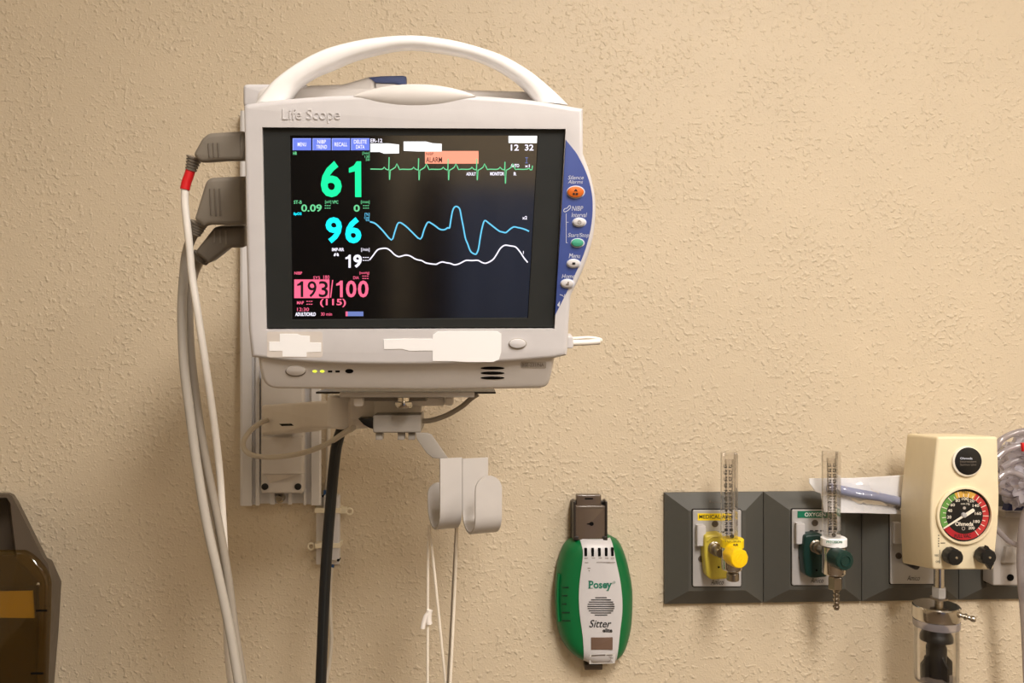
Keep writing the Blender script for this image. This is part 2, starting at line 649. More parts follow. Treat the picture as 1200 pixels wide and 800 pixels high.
def flat(name, F, fn, material, parent, label=None):
    bm = newbm()
    fn(bm)
    facefix(bm, F)
    return part(name, bm, material, parent, smooth=0, fix=False, label=label)

# ================================================================== THE ROOM
X0, X1, Y0 = -2.3, 2.3, -2.6
def wbox(x0, x1, y0, y1, z0, z1):
    bm = newbm()
    boxb(bm, Matrix.Identity(4), x0, x1, y0, y1, z0, z1)
    return bm
struct('wall_back', wbox(X0, X1, WALL_Y, WALL_Y + 0.12, 0, CEIL_Z), 'wall')
struct('wall_left', wbox(X0 - 0.12, X0, Y0, WALL_Y + 0.12, 0, CEIL_Z), 'wall')
struct('wall_right', wbox(X1, X1 + 0.12, Y0, WALL_Y + 0.12, 0, CEIL_Z), 'wall')
struct('wall_front', wbox(X0, X1, Y0 - 0.12, Y0, 0, CEIL_Z), 'wall')
struct('floor', wbox(X0 - 0.12, X1 + 0.12, Y0 - 0.12, WALL_Y + 0.12, -0.1, 0), 'floor')
struct('ceiling', wbox(X0 - 0.12, X1 + 0.12, Y0 - 0.12, WALL_Y + 0.12, CEIL_Z, CEIL_Z + 0.1), 'ceiling')
struct('baseboard_back', wbox(X0, X1, WALL_Y - 0.012, WALL_Y, 0, 0.1), 'cabinet_grey')
lamp_em = screen_mat('lamp_diffuser', (255, 240, 215), 3.0)
LN = ['fluorescent ceiling panel above the viewer, nearer to the monitor of the front two',
      'fluorescent ceiling panel above the regulator side, rightmost of the four',
      'added fill panel far behind the viewer by the low screen',
      'added fill panel over the left side of the room']
for (lx, ly, sx, sy, pw), lab in zip(LAMPS, LN):
    t = thing('ceiling_light', lab, 'lamp', (lx, ly, CEIL_Z), group='fluorescent ceiling panels')
    bm = newbm()
    Fz = frame(Vector((lx, ly, CEIL_Z)), Matrix(((1, 0, 0), (0, -1, 0), (0, 0, -1))))
    slab(bm, Fz, rrect(-sx / 2 - .03, -sy / 2 - .03, sx / 2 + .03, sy / 2 + .03, .004), 0, 0.04,
         holes=[rrect(-sx / 2, -sy / 2, sx / 2, sy / 2, .002)])
    part('lamp_frame', bm, 'white', t)
    bm = newbm()
    slab(bm, Fz, rrect(-sx / 2, -sy / 2, sx / 2, sy / 2, .002), 0.005, 0.03)
    part('diffuser', bm, lamp_em, t)
# unseen things added behind the viewer for the monitor screen to mirror
t = thing('added_cabinet', 'added dark low cabinet by the far wall, mirrored in the display', 'cabinet', (.08, Y0 + .1, 0))  # added only as a dark shape for the display to mirror
bm = newbm(); boxb(bm, Matrix.Identity(4), 0.02, 0.135, Y0 + .002, Y0 + .25, 0, 1.0, .004); part('carcass', bm, 'door', t)
bm = newbm(); boxb(bm, Matrix.Identity(4), 0.025, 0.13, Y0 + .25, Y0 + .265, 0.05, 0.97, .003); part('cabinet_door', bm, 'door', t)
cur = newbm()
rows = []
for k in range(61):
    x = 0.15 + k * 0.02
    y = Y0 + 0.14 + 0.03 * math.sin(k * 0.7)
    rows.append((cur.verts.new((x, y, 0.002)), cur.verts.new((x, y, 0.92)), cur.verts.new((x, y - 0.01, 0.92)), cur.verts.new((x, y - 0.01, 0.002))))
for a, b in zip(rows, rows[1:]):
    for i in range(4): cur.faces.new((a[i], a[(i + 1) % 4], b[(i + 1) % 4], b[i]))
cur.faces.new(rows[0]); cur.faces.new(rows[-1][::-1])
o = part('added_screen', cur, 'added_fabric')  # added to give the display a bluish reflection
o['label'] = 'added low blue grey pleated screen behind the viewer, mirrored in the display'
o['category'] = 'reflection prop'
t = thing('added_cupboard', 'added dark tall cupboard behind the viewer, mirrored in the display', 'cupboard', (-.55, Y0 + .2, 0))  # added to keep the left of the display's reflection dark
bm = newbm(); boxb(bm, Matrix.Identity(4), -0.99, -0.14, Y0 + .002, Y0 + .40, 0, 1.9, .004); part('carcass', bm, 'cupboard', t)
for s in (0, 1):
    bm = newbm(); boxb(bm, Matrix.Identity(4), -0.98 + s * .42, -0.57 + s * .42, Y0 + .40, Y0 + .42, 0.08, 1.88, .003); part('door', bm, 'cupboard', t)

# ================================================================== PATIENT MONITOR
def eulerm(yaw, tilt):
    return Matrix.Rotation(yaw, 3, 'Z') @ Matrix.Rotation(tilt, 3, 'X')
MR = CAM_R @ eulerm(rad(4.9), rad(11.4)) @ FACE
MO = EYE + CAM_R @ Vector((-0.0868, 0.759, 0.0987))
MF = frame(MO, MR)
mon = thing('patient_monitor', 'white bedside patient monitor with carrying handle and lit vital signs screen on wall arm', 'monitor',
            MO + MR @ Vector((0, -0.145, -0.05)), MR)

SCREEN_OUT = [(308, 150), (662, 152), (649, 383), (313, 384)]
LCD = [(339.5, 158.5), (631, 158.5), (619, 373), (342, 375)]
bez = [(285, 124)] + cr2([(289, 121.5), (340, 115.5), (414, 111), (486, 109.5), (558, 112), (626, 117.5), (684, 127)], 4) + \
      cr2([(684, 180), (693, 206), (698.5, 235), (697.5, 268), (691, 297), (681, 323), (669.5, 347)], 4) + \
      [(667, 380), (666, 408), (664.5, 417)] + \
      cr2([(649.5, 420.5), (584, 425.5), (500, 428.3), (411, 428), (336, 424), (294, 419)], 4) + [(290.5, 385), (288, 300)]
bm = newbm()
outer = ups(MF, bez)
hole = ups(MF, [(307, 149), (663, 151), (650, 385.5), (312, 386.5)])
slab(bm, MF, outer, -0.045, 0.0, bev=0.0045, segs=4, holes=[hole])
bezel = part('front_bezel', bm, 'white', mon)
# black surround, set back
bm = newbm()
slab(bm, MF, ups(MF, SCREEN_OUT, -0.0035), -0.012, -0.0035, holes=[ups(MF, LCD, -0.0035)])
part('screen_surround', bm, 'frame_black', mon, label='matt black surround')
bm = newbm()
slab(bm, MF, ups(MF, [(337, 156), (634, 156), (622, 376), (339, 378)], -0.0062), -0.011, -0.0062)
lcd = part('display', bm, 'lcd', mon, label='glossy black display with lit readings')
SW = -0.0053
def st(s, x0, y0, x1, y1, m, name='reading', **k):
    return lettering(MF, s, x0, y0, x1, y1, SW, m, lcd, name=name, **k)
# menu keys on the screen
for s, x0, x1 in ((('MENU',), 343, 364.6), (('NIBP', 'TREND'), 366.2, 387.6), (('RECALL',), 388.8, 410.2), (('DELETE', 'DATA'), 411.4, 433)):
    flat('menu_key', MF, lambda b: pxrect(b, MF, x0, 162, x1, 176, SW - 0.0001), E_BLUE, lcd)
    flat('key_edge', MF, lambda b: (pxrect(b, MF, x0, 162, x1, 162.8, SW), pxrect(b, MF, x0, 162.8, x0 + .8, 176, SW)), E_BLUE2, lcd)
    cx = (x0 + x1) / 2
    for i, q in enumerate(s):
        hw = 1.25 * len(q)
        if len(s) == 1: st(q, cx - hw, 166.8, cx + hw, 171.4, E_WHITE, 'key_caption', bold=.01)
        else: st(q, cx - hw, 163.8 + i * 6, cx + hw, 168.2 + i * 6, E_WHITE, 'key_caption', bold=.01)
st('ER-12', 434.2, 162.4, 448, 166.8, E_WHITE, bold=.015)
for q in ([(434, 168), (455, 168), (467.6, 169.3), (467.6, 179.6), (450, 179.9), (445, 178), (434, 178)],
          [(473, 165.8), (499, 165.8), (507, 167.8), (517.6, 168.4), (517.6, 177.4), (490, 177.4), (473, 176.6)],
          [(596, 159.2), (629.5, 159.2), (629, 167.6), (596, 167.4)]):
    flat('blank_field', MF, lambda b: pxpoly(b, MF, q, SW + .0002), E_FIELD, lcd, label='blank white field')
st('12', 598.6, 169.2, 608, 176.4, E_WHITE, bold=.02)
st('32', 615, 169.2, 625.3, 176.4, E_WHITE, bold=.02)
flat('alarm_banner', MF, lambda b: pxrect(b, MF, 498, 176.8, 560.8, 191.7, SW - .0001), E_SALMON, lcd, label='salmon alarm banner')
st('NIBP', 499.2, 178.6, 508, 181.8, E_DARK)
st('ALARM', 499.2, 184, 518, 190.3, E_DARK, bold=.01)
st('HR', 343.4, 177.6, 348, 181.4, E_GREEN2, bold=.02)
st('[/min]', 424.8, 177.8, 433, 181.6, E_GREEN2)
st('120', 427.4, 182, 433.2, 185, E_GREEN2)
st('50', 428.6, 185.6, 433.2, 188.4, E_GREEN2)
st('6', 376, 188.6, 400.4, 231, E_GREEN, 'heart_rate', bold=.028)
# the figure one, drawn as a stroke with a flag
flat('heart_rate', MF, lambda b: pxpoly(b, MF, [(416.2, 230.8), (423.3, 230.8), (423.1, 189), (418, 189), (414.5, 194), (408.8, 197), (408.9, 202.3), (416, 200.6)], SW), E_GREEN, lcd)
st('ST-B', 344.2, 234.8, 353.6, 238.8, E_GREEN2, bold=.01)
st('0.09', 353, 239.4, 377, 248, E_GREEN2, bold=.02)
st('[mV]', 381, 234.8, 388, 239, E_GREEN2)
st('VPC', 389.2, 234.8, 396.4, 238.6, E_GREEN2, bold=.01)
st('0', 414.4, 239.8, 421.6, 248, E_GREEN2, bold=.02)
st('[/min]', 423, 234.8, 433, 239, E_GREEN2)
def dashes(b, x0, x1, ys):
    for y in ys:
        n = 3
        s = (x1 - x0) / n
        for k in range(n): pxrect(b, MF, x0 + k * s, y, x0 + k * s + s * .72, y + .8, SW)
for x0, x1 in ((380.5, 388), (425.4, 433)): flat('limit_dashes', MF, lambda b: dashes(b, x0, x1, (240.5, 243.4)), E_GREEN2, lcd)
st('SpO2', 344, 248.8, 353.4, 252.8, E_CYAN, bold=.02)
st('[%]', 427.4, 249.4, 433, 253.4, E_SKY)
st('100', 427, 254, 433, 256.4, E_SKY)
st('90', 428.4, 256.8, 433, 259.2, E_SKY)
st('9', 381.6, 254.4, 400.6, 285, E_CYAN, 'oxygen_level', bold=.032)
st('6', 404.6, 254.4, 423.4, 285, E_CYAN, 'oxygen_level', bold=.032)
st('IMP-RR', 389, 290.4, 403.2, 294.2, E_WHITE, bold=.02)
flat('lung_symbol', MF, lambda b: (pxpoly(b, MF, [(391, 300), (391.6, 297.4), (393.2, 296), (393.6, 299), (392.6, 300)], SW), pxpoly(b, MF, [(397, 300), (396.6, 297.4), (395, 296), (394.4, 299), (395.6, 300)], SW)), E_WHITE, lcd)
flat('breath_rate', MF, lambda b: pxpoly(b, MF, [(408.4, 313.6), (411, 313.6), (411, 298.4), (409, 298.4), (407.4, 300.6), (404.8, 301.6), (404.8, 303.6), (408.4, 303)], SW), E_WHITE, lcd)
st('9', 414, 298.2, 424, 313.6, E_WHITE, 'breath_rate', bold=.03)
st('[/min]', 423.2, 290.4, 433, 295, E_WHITE)
flat('limit_dashes', MF, lambda b: dashes(b, 425, 433, (301.2, 304.6)), E_WHITE, lcd)
st('NIBP', 345, 318.2, 354, 321.6, E_PINK, bold=.01)
st('SYS', 367, 323.6, 375, 327, E_PINK)
st('180', 379, 322.6, 386, 327, E_PINK)
st('DIA', 414, 323.6, 420.6, 327, E_PINK)
st('[mmHg]', 421.4, 318.2, 432.6, 321.8, E_PINK)
flat('limit_dashes', MF, lambda b: dashes(b, 424.6, 432.6, (323, 325.8)), E_PINK, lcd)
flat('limit_dashes', MF, lambda b: dashes(b, 359, 366.8, (352.6, 356)), E_PINK, lcd)
flat('pressure_highlight', MF, lambda b: pxrect(b, MF, 344.8, 327.4, 386, 349.2, SW - .0002), E_PINK, lcd, label='pink highlight box')
def one(b, x0, y0, x1, y1, w):
    h = y1 - y0; s = (x1 - x0)
    pxpoly(b, MF, [(x1 - s * .42, y1), (x1, y1), (x1, y0), (x1 - s * .36, y0), (x0 + s * .3, y0 + h * .13), (x0, y0 + h * .18), (x0, y0 + h * .3), (x1 - s * .42, y0 + h * .26)], w)
flat('blood_pressure', MF, lambda b: one(b, 348.2, 329.4, 355.4, 348, SW + .0001), E_BLACK, lcd)
st('9', 360.4, 329.2, 371, 348.2, E_BLACK, 'blood_pressure', bold=.01)
st('3', 373.6, 329.2, 384.4, 348.2, E_BLACK, 'blood_pressure', bold=.01)
flat('slash', MF, lambda b: pxpoly(b, MF, [(386.8, 348.6), (388, 348.6), (390.4, 328), (389.2, 328)], SW), E_PINK, lcd)
flat('blood_pressure', MF, lambda b: one(b, 394, 328.8, 401.6, 348.2, SW), E_PINK, lcd)
st('0', 405.4, 328.6, 417.6, 348.4, E_PINK, 'blood_pressure', bold=.022)
st('0', 419.4, 328.6, 431.8, 348.4, E_PINK, 'blood_pressure', bold=.022)
st('MAP', 348, 352.8, 356, 356.4, E_PINK, bold=.01)
st('(115)', 375, 350, 405.4, 359.8, E_PINK, 'blood_pressure', bold=.02)
st('12:30', 348.2, 360.4, 362, 364.4, E_PINK)
st('ADULT/CHILD', 346, 366, 370, 370.2, E_WHITE, bold=.03)
st('30 min', 376, 366, 389, 369.8, E_PINK)
flat('progress_bar', MF, lambda b: pxrect(b, MF, 407.4, 365, 425.8, 370.3, SW), E_BAR, lcd)
flat('progress_bar', MF, lambda b: pxrect(b, MF, 405, 365, 407.4, 370.3, SW), E_PINK, lcd)
st('ADULT', 546.4, 201.8, 557.6, 205.6, E_WHITE, bold=.03)
st('MONITOR', 574.4, 201.4, 590.8, 205.6, E_WHITE, bold=.03)
st('R', 602, 201.6, 605.2, 205.6, E_WHITE, bold=.03)
st('AUTO', 598.4, 192, 608.4, 196, E_WHITE, bold=.03)
st('x1', 615, 192.6, 620.8, 196, E_WHITE, bold=.02)
st('x2', 612, 253, 617.8, 257, E_WHITE, bold=.02)
flat('gain_mark', MF, lambda b: (pxrect(b, MF, 615.4, 184.4, 618.8, 185, SW), pxrect(b, MF, 616.8, 185, 617.4, 190.6, SW), pxrect(b, MF, 615.4, 190.6, 618.8, 191.2, SW)), E_BAR, lcd)
flat('gain_mark', MF, lambda b: pxrect(b, MF, 613, 294, 613.7, 297.5, SW), E_WHITE, lcd)
# traces
ecg = [(434, 198)]
for x, top, bot in ((456.2, 184, 210.6), (490.8, 185.4, 211), (525.4, 186, 211), (559, 186, 211), (592, 189.5, 215)):
    ecg += [(x - 9, 198.2), (x - 7.4, 197.6), (x - 6, 195.8), (x - 4.4, 197.8), (x - 1.6, 199), (x - .6, 198), (x - .2, top), (x + .3, bot), (x + 1.2, 199.4),
            (x + 4, 198), (x + 7, 196), (x + 8.8, 191.8), (x + 10.6, 195.4), (x + 12, 198.6), (x + 15, 198.2), (x + 22, 198.4)]
ecg += [(618, 198), (620, 197), (621.6, 199), (623.4, 198.8), (624, 194)]
ecg = [p for i, p in enumerate(ecg) if i == 0 or p[0] > ecg[i - 1][0]]
flat('heart_trace', MF, lambda b: ribbon(b, MF, ecg, 1.25, SW + .0001), E_GREEN2, lcd, label='green heart trace')
sp = [(433.5, 259.7), (440, 262), (448.4, 270), (458.6, 281), (462.5, 272), (467, 260.8), (475, 264.5), (483, 272), (492.6, 280), (497, 269), (501.3, 260.4),
      (506, 262), (510.6, 265), (514.5, 268), (518.4, 269.2), (522, 268.6), (524.7, 266.7), (526.8, 267), (528, 260), (530, 248.5), (532, 243.4), (534.5, 241.8), (537, 242.8), (539, 245.6),
      (541, 256), (543, 266), (545.4, 279), (548, 285.5), (551, 293.6), (554, 296.6), (557.5, 297.8), (559, 296), (560.8, 291), (563, 277), (565.2, 266), (568, 258.4), (573, 261.5), (579, 266.2),
      (585, 270.6), (589, 271.8), (593, 272.4), (597, 269), (602, 265.8), (607, 266.6), (611, 267.4), (616, 269), (620, 271)]
flat('oxygen_trace', MF, lambda b: ribbon(b, MF, cr2(sp, 3), 1.7, SW + .0001), E_SKY, lcd, label='light blue oxygen trace')
rs = [(433, 304.5), (437, 299.5), (442, 293), (447, 291.2), (453, 291), (458, 294), (462, 298), (467, 300.6), (472, 299.6), (476, 298.8), (481, 300), (486, 303), (490, 304.5), (494, 305.2), (498, 307.4), (501, 308.4),
      (510.6, 309.6), (514, 308.2), (518.4, 306.8), (523, 307.8), (528, 308.6), (532.5, 310.2), (538, 309), (543, 306.4), (546.6, 305), (553, 305.2), (560, 305), (564, 307), (568.4, 308.4), (573, 307), (578, 303.7),
      (582, 298), (585.6, 292), (589, 288.6), (592.6, 287.2), (598, 288), (603.6, 289), (607, 292), (610.6, 296.7), (614, 302), (618.4, 307.4)]
flat('breathing_trace', MF, lambda b: ribbon(b, MF, cr2(rs, 3), 1.5, SW + .0001), E_WHITE, lcd, label='white breathing trace')

# embossed name on the bezel
lettering(MF, 'Life Scope', 331, 127.5, 398.5, 144, 0.0, 'white', bezel, 'embossed_lettering', raise_=0.0007, bold=-.004)
# alarm lamp dome
bm = newbm()
rows = []
for k in range(33):
    q = -1 + 2 * k / 32
    x = 486 + 72 * q; f = max(.02, (1 - q * q) ** .85)
    yt, yb_ = 112 - 13.6 * f + .8 * q * q, 112.2 + 13.2 * f
    a_, b_ = Vector(UP(MF, x, yt, 0)), Vector(UP(MF, x, yb_, 0))
    c_ = (a_ + b_) / 2; h_ = (a_ - b_) / 2
    ring = []
    for m_ in range(15):
        t_ = -1 + 2 * m_ / 14
        p_ = c_ + h_ * t_
        ring.append(bm.verts.new(MF @ Vector((p_.x, p_.y, -.0009 + .0032 * f * (1 - t_ * t_)))))
    for t_ in (1, -1):
        p_ = c_ + h_ * t_
        ring.append(bm.verts.new(MF @ Vector((p_.x, p_.y, -.022))))
    rows.append(ring)
for a, b in zip(rows, rows[1:]):
    for m_ in range(17): bm.faces.new((a[m_], a[(m_ + 1) % 17], b[(m_ + 1) % 17], b[m_]))
bm.faces.new(rows[0]); bm.faces.new(rows[-1][::-1])
part('alarm_lamp', bm, 'offwhite', mon, label='white oval alarm lamp')
# carrying handle
out_px = [(297, 121), (308, 106), (320.6, 92), (345, 74), (373, 59), (401, 50), (439, 43), (484, 40.3), (528, 45.5), (566, 55.5), (595, 66.5), (624, 84), (647, 103), (667.5, 122.5)]
in_px = [(337, 117), (344, 107), (352, 98.5), (370, 87.5), (389, 80), (412, 70), (447, 60.5), (482, 56), (526, 61.5), (557, 68.5), (582, 79), (602, 91.5), (615.5, 103), (628, 119)]
O = cr2(out_px, 3); I = cr2(in_px, 3)
bm = newbm()
rows = []
hw0, hd = -0.022, 0.017
for (ox, oy), (ix, iy) in zip(O, I):
    po, pi = Vector(UP(MF, ox, oy, hw0)), Vector(UP(MF, ix, iy, hw0))
    c = (po + pi) / 2; h = (po - pi) / 2
    ring = []
    for k in range(20):
        a = 2 * math.pi * k / 20
        ca, sa = math.cos(a), math.sin(a)
        e = 0.62
        ea = math.copysign(abs(ca) ** e, ca); eb = math.copysign(abs(sa) ** e, sa)
        q = c + h * ea
        ring.append(bm.verts.new(MF @ Vector((q.x, q.y, hw0 - hd + 0.004 + hd * eb))))
    rows.append(ring)
for a, b in zip(rows, rows[1:]):
    for k in range(20): bm.faces.new((a[k], a[(k + 1) % 20], b[(k + 1) % 20], b[k]))
bm.faces.new(rows[0]); bm.faces.new(rows[-1][::-1])
part('handle', bm, 'white_gloss', mon, smooth=50)
# rear housing behind the bezel
bm = newbm()
uL = UP(MF, 292, 250)[0]; uR = UP(MF, 660, 250)[0]
vT = UP(MF, 590, 108, -0.06)[1]; vB = UP(MF, 400, 424, -0.05)[1]
slab(bm, MF, rrect(uL, vB + .002, uR, vT, .012), -0.12, -0.0451, bev=.004)
part('rear_housing', bm, 'offwhite', mon)
bm = newbm()
slab(bm, MF, pxrr(MF, 284.5, 98.5, 361, 126, -.046, .004), -0.09, -0.046, bev=.003)
part('rear_corner_block', bm, 'white', mon)
# lower body under the bezel
bm = newbm()
low = [(301, 415), (304, 436)] + cr2([(305, 441), (309, 450), (316, 455.5), (325, 457.5)], 3) + [(500, 459), (632, 457)] + cr2([(632, 457), (640, 454.5), (645, 447), (651, 418)], 3)[1:]
vLB = UP(MF, 480, 424, -.006)[1]
la = rad(20)                       # its face leans back towards the bottom
LBF = MF @ frame(Vector((0, vLB, -.006)), Matrix(((1, 0, 0), (0, math.cos(la), -math.sin(la)), (0, math.sin(la), math.cos(la)))))
slab(bm, LBF, ups(LBF, low, 0), -0.10, 0, bev=.005, segs=4)
lowb = part('lower_body', bm, 'offwhite', mon)
LW = 0.0
def oval(name, F, cx, cy, rx, ry, w0, w1, m, parent, bev=.0006, label=None, n=28):
    bm = newbm()
    slab(bm, F, pxell(F, cx, cy, rx, ry, w1, n), w0, w1, bev=bev, segs=2)
    return part(name, bm, m, parent, label=label)
oval('button_groove', LBF, 346.4, 435, 12, 6.2, LW - .001, LW + .0002, 'print_grey', mon, bev=0)
oval('power_button', LBF, 346.4, 434.8, 11.2, 5.5, LW - .001, LW + .0014, 'offwhite', mon)
for x, m in ((368.8, 'amber_led'), (377.6, 'amber_led')):
    oval('status_light', LBF, x, 435.1, 2.6, 1.3, LW - .001, LW + .0003, m, mon, bev=0, n=12, label='lit yellow green status light')
for x in (386.8, 395.6):
    flat('indicator_slot', LBF, lambda b: pxrect(b, LBF, x - 2.6, 434, x + 2.6, 436.2, LW + .0003), 'hole', mon)
oval('sensor_hole', LBF, 409.3, 434.8, 4.8, 2.5, LW - .001, LW + .0003, 'hole', mon, bev=0, n=16)
for y in (431.3, 437.1, 442.8):
    oval('speaker_slot', LBF, 577.2, y, 14, 1.7, LW - .001, LW + .0003, 'hole', mon, bev=0)
bm = newbm(); slab(bm, LBF, pxrr(LBF, 610.5, 423.8, 640, 430.6, LW, .0008), LW - .001, LW + .0004); part('model_plate', bm, 'print_faint', mon)
lettering(LBF, 'BSE-231/NA', 611.8, 425.3, 637.5, 429.5, LW + .0006, 'print_grey', mon, 'lettering', bold=.01)
oval('button_groove', MF, 606.6, 402.8, 10.8, 6.6, -.001, .0002, 'print_faint', mon, bev=0)
oval('front_button', MF, 606.6, 402.6, 9.6, 5.2, -.001, .0022, 'white', mon)
bm = newbm(); slab(bm, MF, pxrr(MF, 313, 388.5, 378, 418.5, 0, .002), -.0005, .0002); part('clear_sticker', bm, 'clear_label', mon, label='aged clear sticker')
plus = [(315.5, 400.4), (327.8, 400.4), (327.8, 391), (348, 391), (352.6, 392.8), (353, 393), (363, 393.6), (363, 401), (376.3, 401.6), (376.3, 412), (359.2, 412.6), (359.2, 418), (331, 417.6), (331, 411), (315.5, 411)]
bm = newbm(); slab(bm, MF, ups(MF, plus, .0004), .0002, .0005); part('blank_patch', bm, 'label', mon, label='blank white patch over hidden lettering')  # white patch added where the lettering is covered
lab2 = [(449.5, 397.6), (471, 397), (507, 397), (507.5, 392), (513, 388.6), (527, 388.2), (583, 388), (587.5, 391), (587.4, 412), (584.6, 421), (578, 424), (549, 424), (530, 423), (507, 422.8), (507, 410.6), (480, 411), (471, 408.6), (450, 409)]
bm = newbm(); slab(bm, MF, ups(MF, lab2, .0004), -.0003, .0005); part('blank_patch', bm, 'label', mon, label='blank white patch over hidden lettering')  # another added patch, over covered lettering at the middle of the bezel
# blue key panel on the right
bl = [(663, 163.5)] + cr2([(670, 172), (677.5, 182.5), (688.6, 206), (694.4, 232), (693.4, 262), (686.6, 291), (677, 315), (664.5, 342), (650.5, 369.5)], 4)
bm = newbm(); slab(bm, MF, ups(MF, bl, .0008), -.002, .0008, bev=.0005, segs=2)
bp = part('key_panel', bm, 'blue', mon, label='blue curved key panel')
BWp = .0011
def kp(s, x0, y0, x1, y1, **k):
    lettering(MF, s, x0, y0, x1, y1, BWp, 'print_white', bp, 'key_caption', shear=.25, **k)
kp('Silence', 665.6, 205.6, 684, 210.2); kp('Alarms', 665.6, 210.8, 683, 215)
kp('NIBP', 670, 241.4, 683.4, 246.8); kp('Interval', 669.6, 249, 688, 254.4)
kp('Start/Stop', 665.6, 273, 690.4, 279); kp('Menu', 666.6, 296.8, 680, 302.4); kp('Home', 658.4, 321, 673.4, 326)
flat('key_bracket', MF, lambda b: (pxrect(b, MF, 663.2, 250, 663.8, 284.5, BWp), pxrect(b, MF, 663.2, 260, 666.2, 260.6, BWp), pxrect(b, MF, 663.2, 284, 665.2, 284.6, BWp)), 'print_white', bp)
flat('cuff_symbol', MF, lambda b: (ribbon(b, MF, cr2([(660.6, 246.6), (662, 244.4), (664.6, 243.8), (667, 241), (668.6, 241.4), (668.4, 243.6), (665.6, 246.4), (662, 248.2)], 3, True) + [(660.6, 246.6)], .8, BWp)), 'print_white', bp)
flat('touch_symbol', MF, lambda b: (pxpoly(b, MF, [(653, 357), (656.4, 352.4), (655.6, 359), (653.6, 358.6)], BWp), ribbon(b, MF, [(656, 345), (659, 346), (661, 348), (662, 344.6)], .8, BWp)), 'print_white', bp)
def key(cx, cy, rx, ry, m, lab):
    oval('key_rim', MF, cx, cy, rx + 1, ry + 1, 0, .0014, 'print_white', bp, bev=.0003)
    return oval('key', MF, cx, cy, rx, ry, 0, .0034, m, bp, bev=.0014, label=lab)
key(674.8, 225, 9.8, 6.6, 'orange', 'orange oval key')
key(679, 260.4, 7.4, 4.6, 'white', 'white oval key')
key(677, 284.6, 7.2, 4.6, 'teal', 'green oval key')
key(672.3, 308.7, 7.4, 4.5, 'white', 'white oval key')
key(665, 332.2, 7.4, 4.6, 'white', 'white oval key')
KW = .0037
flat('bell_symbol', MF, lambda b: (pxpoly(b, MF, [(672.6, 224), (674.8, 221), (677, 224), (676, 224.4), (674.8, 223.4), (673.6, 224.4)], KW), pxrect(b, MF, 671.4, 226, 673.6, 228.4, KW), pxrect(b, MF, 674.6, 226, 677.4, 228.4, KW)), 'print_black', bp)
flat('clock_symbol', MF, lambda b: (ribbon(b, MF, ellipse(679, 260.4, 2, 1.9, 12) + [(681, 260.4)], .6, KW), pxrect(b, MF, 678.8, 259, 679.3, 260.8, KW)), 'print_grey', bp)
flat('menu_symbol', MF, lambda b: pxrect(b, MF, 670.6, 307.4, 674.2, 310, KW), 'print_black', bp)
flat('home_symbol', MF, lambda b: pxpoly(b, MF, [(663, 334.2), (666.6, 334.2), (666.8, 330), (665.2, 330), (664.8, 332), (663.2, 332.6)], KW), 'print_grey', bp)

# wand lying behind the handle
t = thing('thermometer_wand', 'white wand with slate blue tip lying on top of the monitor behind its handle', 'thermometer', MF @ Vector((*UP(MF, 420, 108, -.05), -.06)), MR)
WZ = -.046
bm = newbm()
wand = ups(MF, [(362, 99.5), (383, 99), (400, 98.5), (410, 96), (432, 89.4), (440, 89), (440, 108), (425, 112), (400, 113.5), (362, 116)], WZ)
slab(bm, MF, wand, WZ - .022, WZ, bev=.005, segs=4)
part('body', bm, 'offwhite', t)
bm = newbm()
slab(bm, MF, ups(MF, [(432, 90.5), (446, 89), (472, 88.4), (476, 89.5), (476, 98.5), (470, 99.5), (462, 97.5), (440, 96.6)], WZ + .0015), WZ - .02, WZ + .0015, bev=.002)
part('tip', bm, 'blue_tip', t, label='slate blue tip')
bm = newbm()
slab(bm, MF, ups(MF, [(440, 97), (462, 98), (470, 99.5), (476, 99), (474, 106), (440, 108)], WZ), WZ - .018, WZ, bev=.002)
part('neck', bm, 'offwhite', t)

# ================================================================== WALL TRACK, SLIDER AND ARM
t = thing('wall_track', 'pale grey aluminium mounting track on wall behind the monitor', 'track', (*UPW(330, 592, WALL_Y - .001),))
uv = lambda px, w: UP(W, px, 585, w)[0]
bot = UP(W, 330, 591.5, .02)[1]; top_ = UP(W, 330, 131, .02)[1]
prof_px = [(281.5, 0), (281.5, .022), (284, .024), (295, .024), (296, .016), (299, .016), (299.6, .022), (304, .022), (305, .008), (316, .008), (316.5, .016), (322, .016), (322.5, .008),
           (337, .008), (337.5, .016), (342, .016), (342.5, .008), (355, .008), (356, .022), (358.6, .022), (359, .016), (364, .016), (365, .024), (374, .024), (376.5, .022), (376.5, 0)]
bm = newbm()
pts = [(uv(p, w), w) for p, w in prof_px]
a = [bm.verts.new(W @ Vector((u, bot, w))) for u, w in pts]
b = [bm.verts.new(W @ Vector((u, top_, w))) for u, w in pts]
for i in range(len(pts)):
    j = (i + 1) % len(pts)
    bm.faces.new((a[i], a[j], b[j], b[i]))
for ring in (a, b):
    for f in tessellate_polygon([[Vector((u, w, 0)) for u, w in pts]]): bm.faces.new([ring[i] for i in f])
part('channel', bm, 'alu', t, smooth=20)
bm = newbm()
Fb = frame(W @ Vector((*UP(W, 328.6, 583, .012), 0)), FACE)
lathe(bm, Fb, [(0, .022), (.004, .022), (.0065, .018), (.0065, .008)], 14)
part('stop_bolt', bm, 'chrome', t)

arm = thing('mounting_arm', 'putty coloured swivel arm joining the wall track to the monitor', 'bracket', (*UPW(330, 578, WALL_Y - .025),))
bm = newbm()
slab(bm, W, pxrr(W, 305.5, 430, 355, 578, .04, .003), .0245, .040, bev=.003)
part('slider_plate', bm, 'offwhite', arm)
bm = newbm()
slab(bm, W, pxrr(W, 305.8, 512, 354.6, 556, .052, .003), .040, .052, bev=.002)
part('slider_cover', bm, 'offwhite', arm)
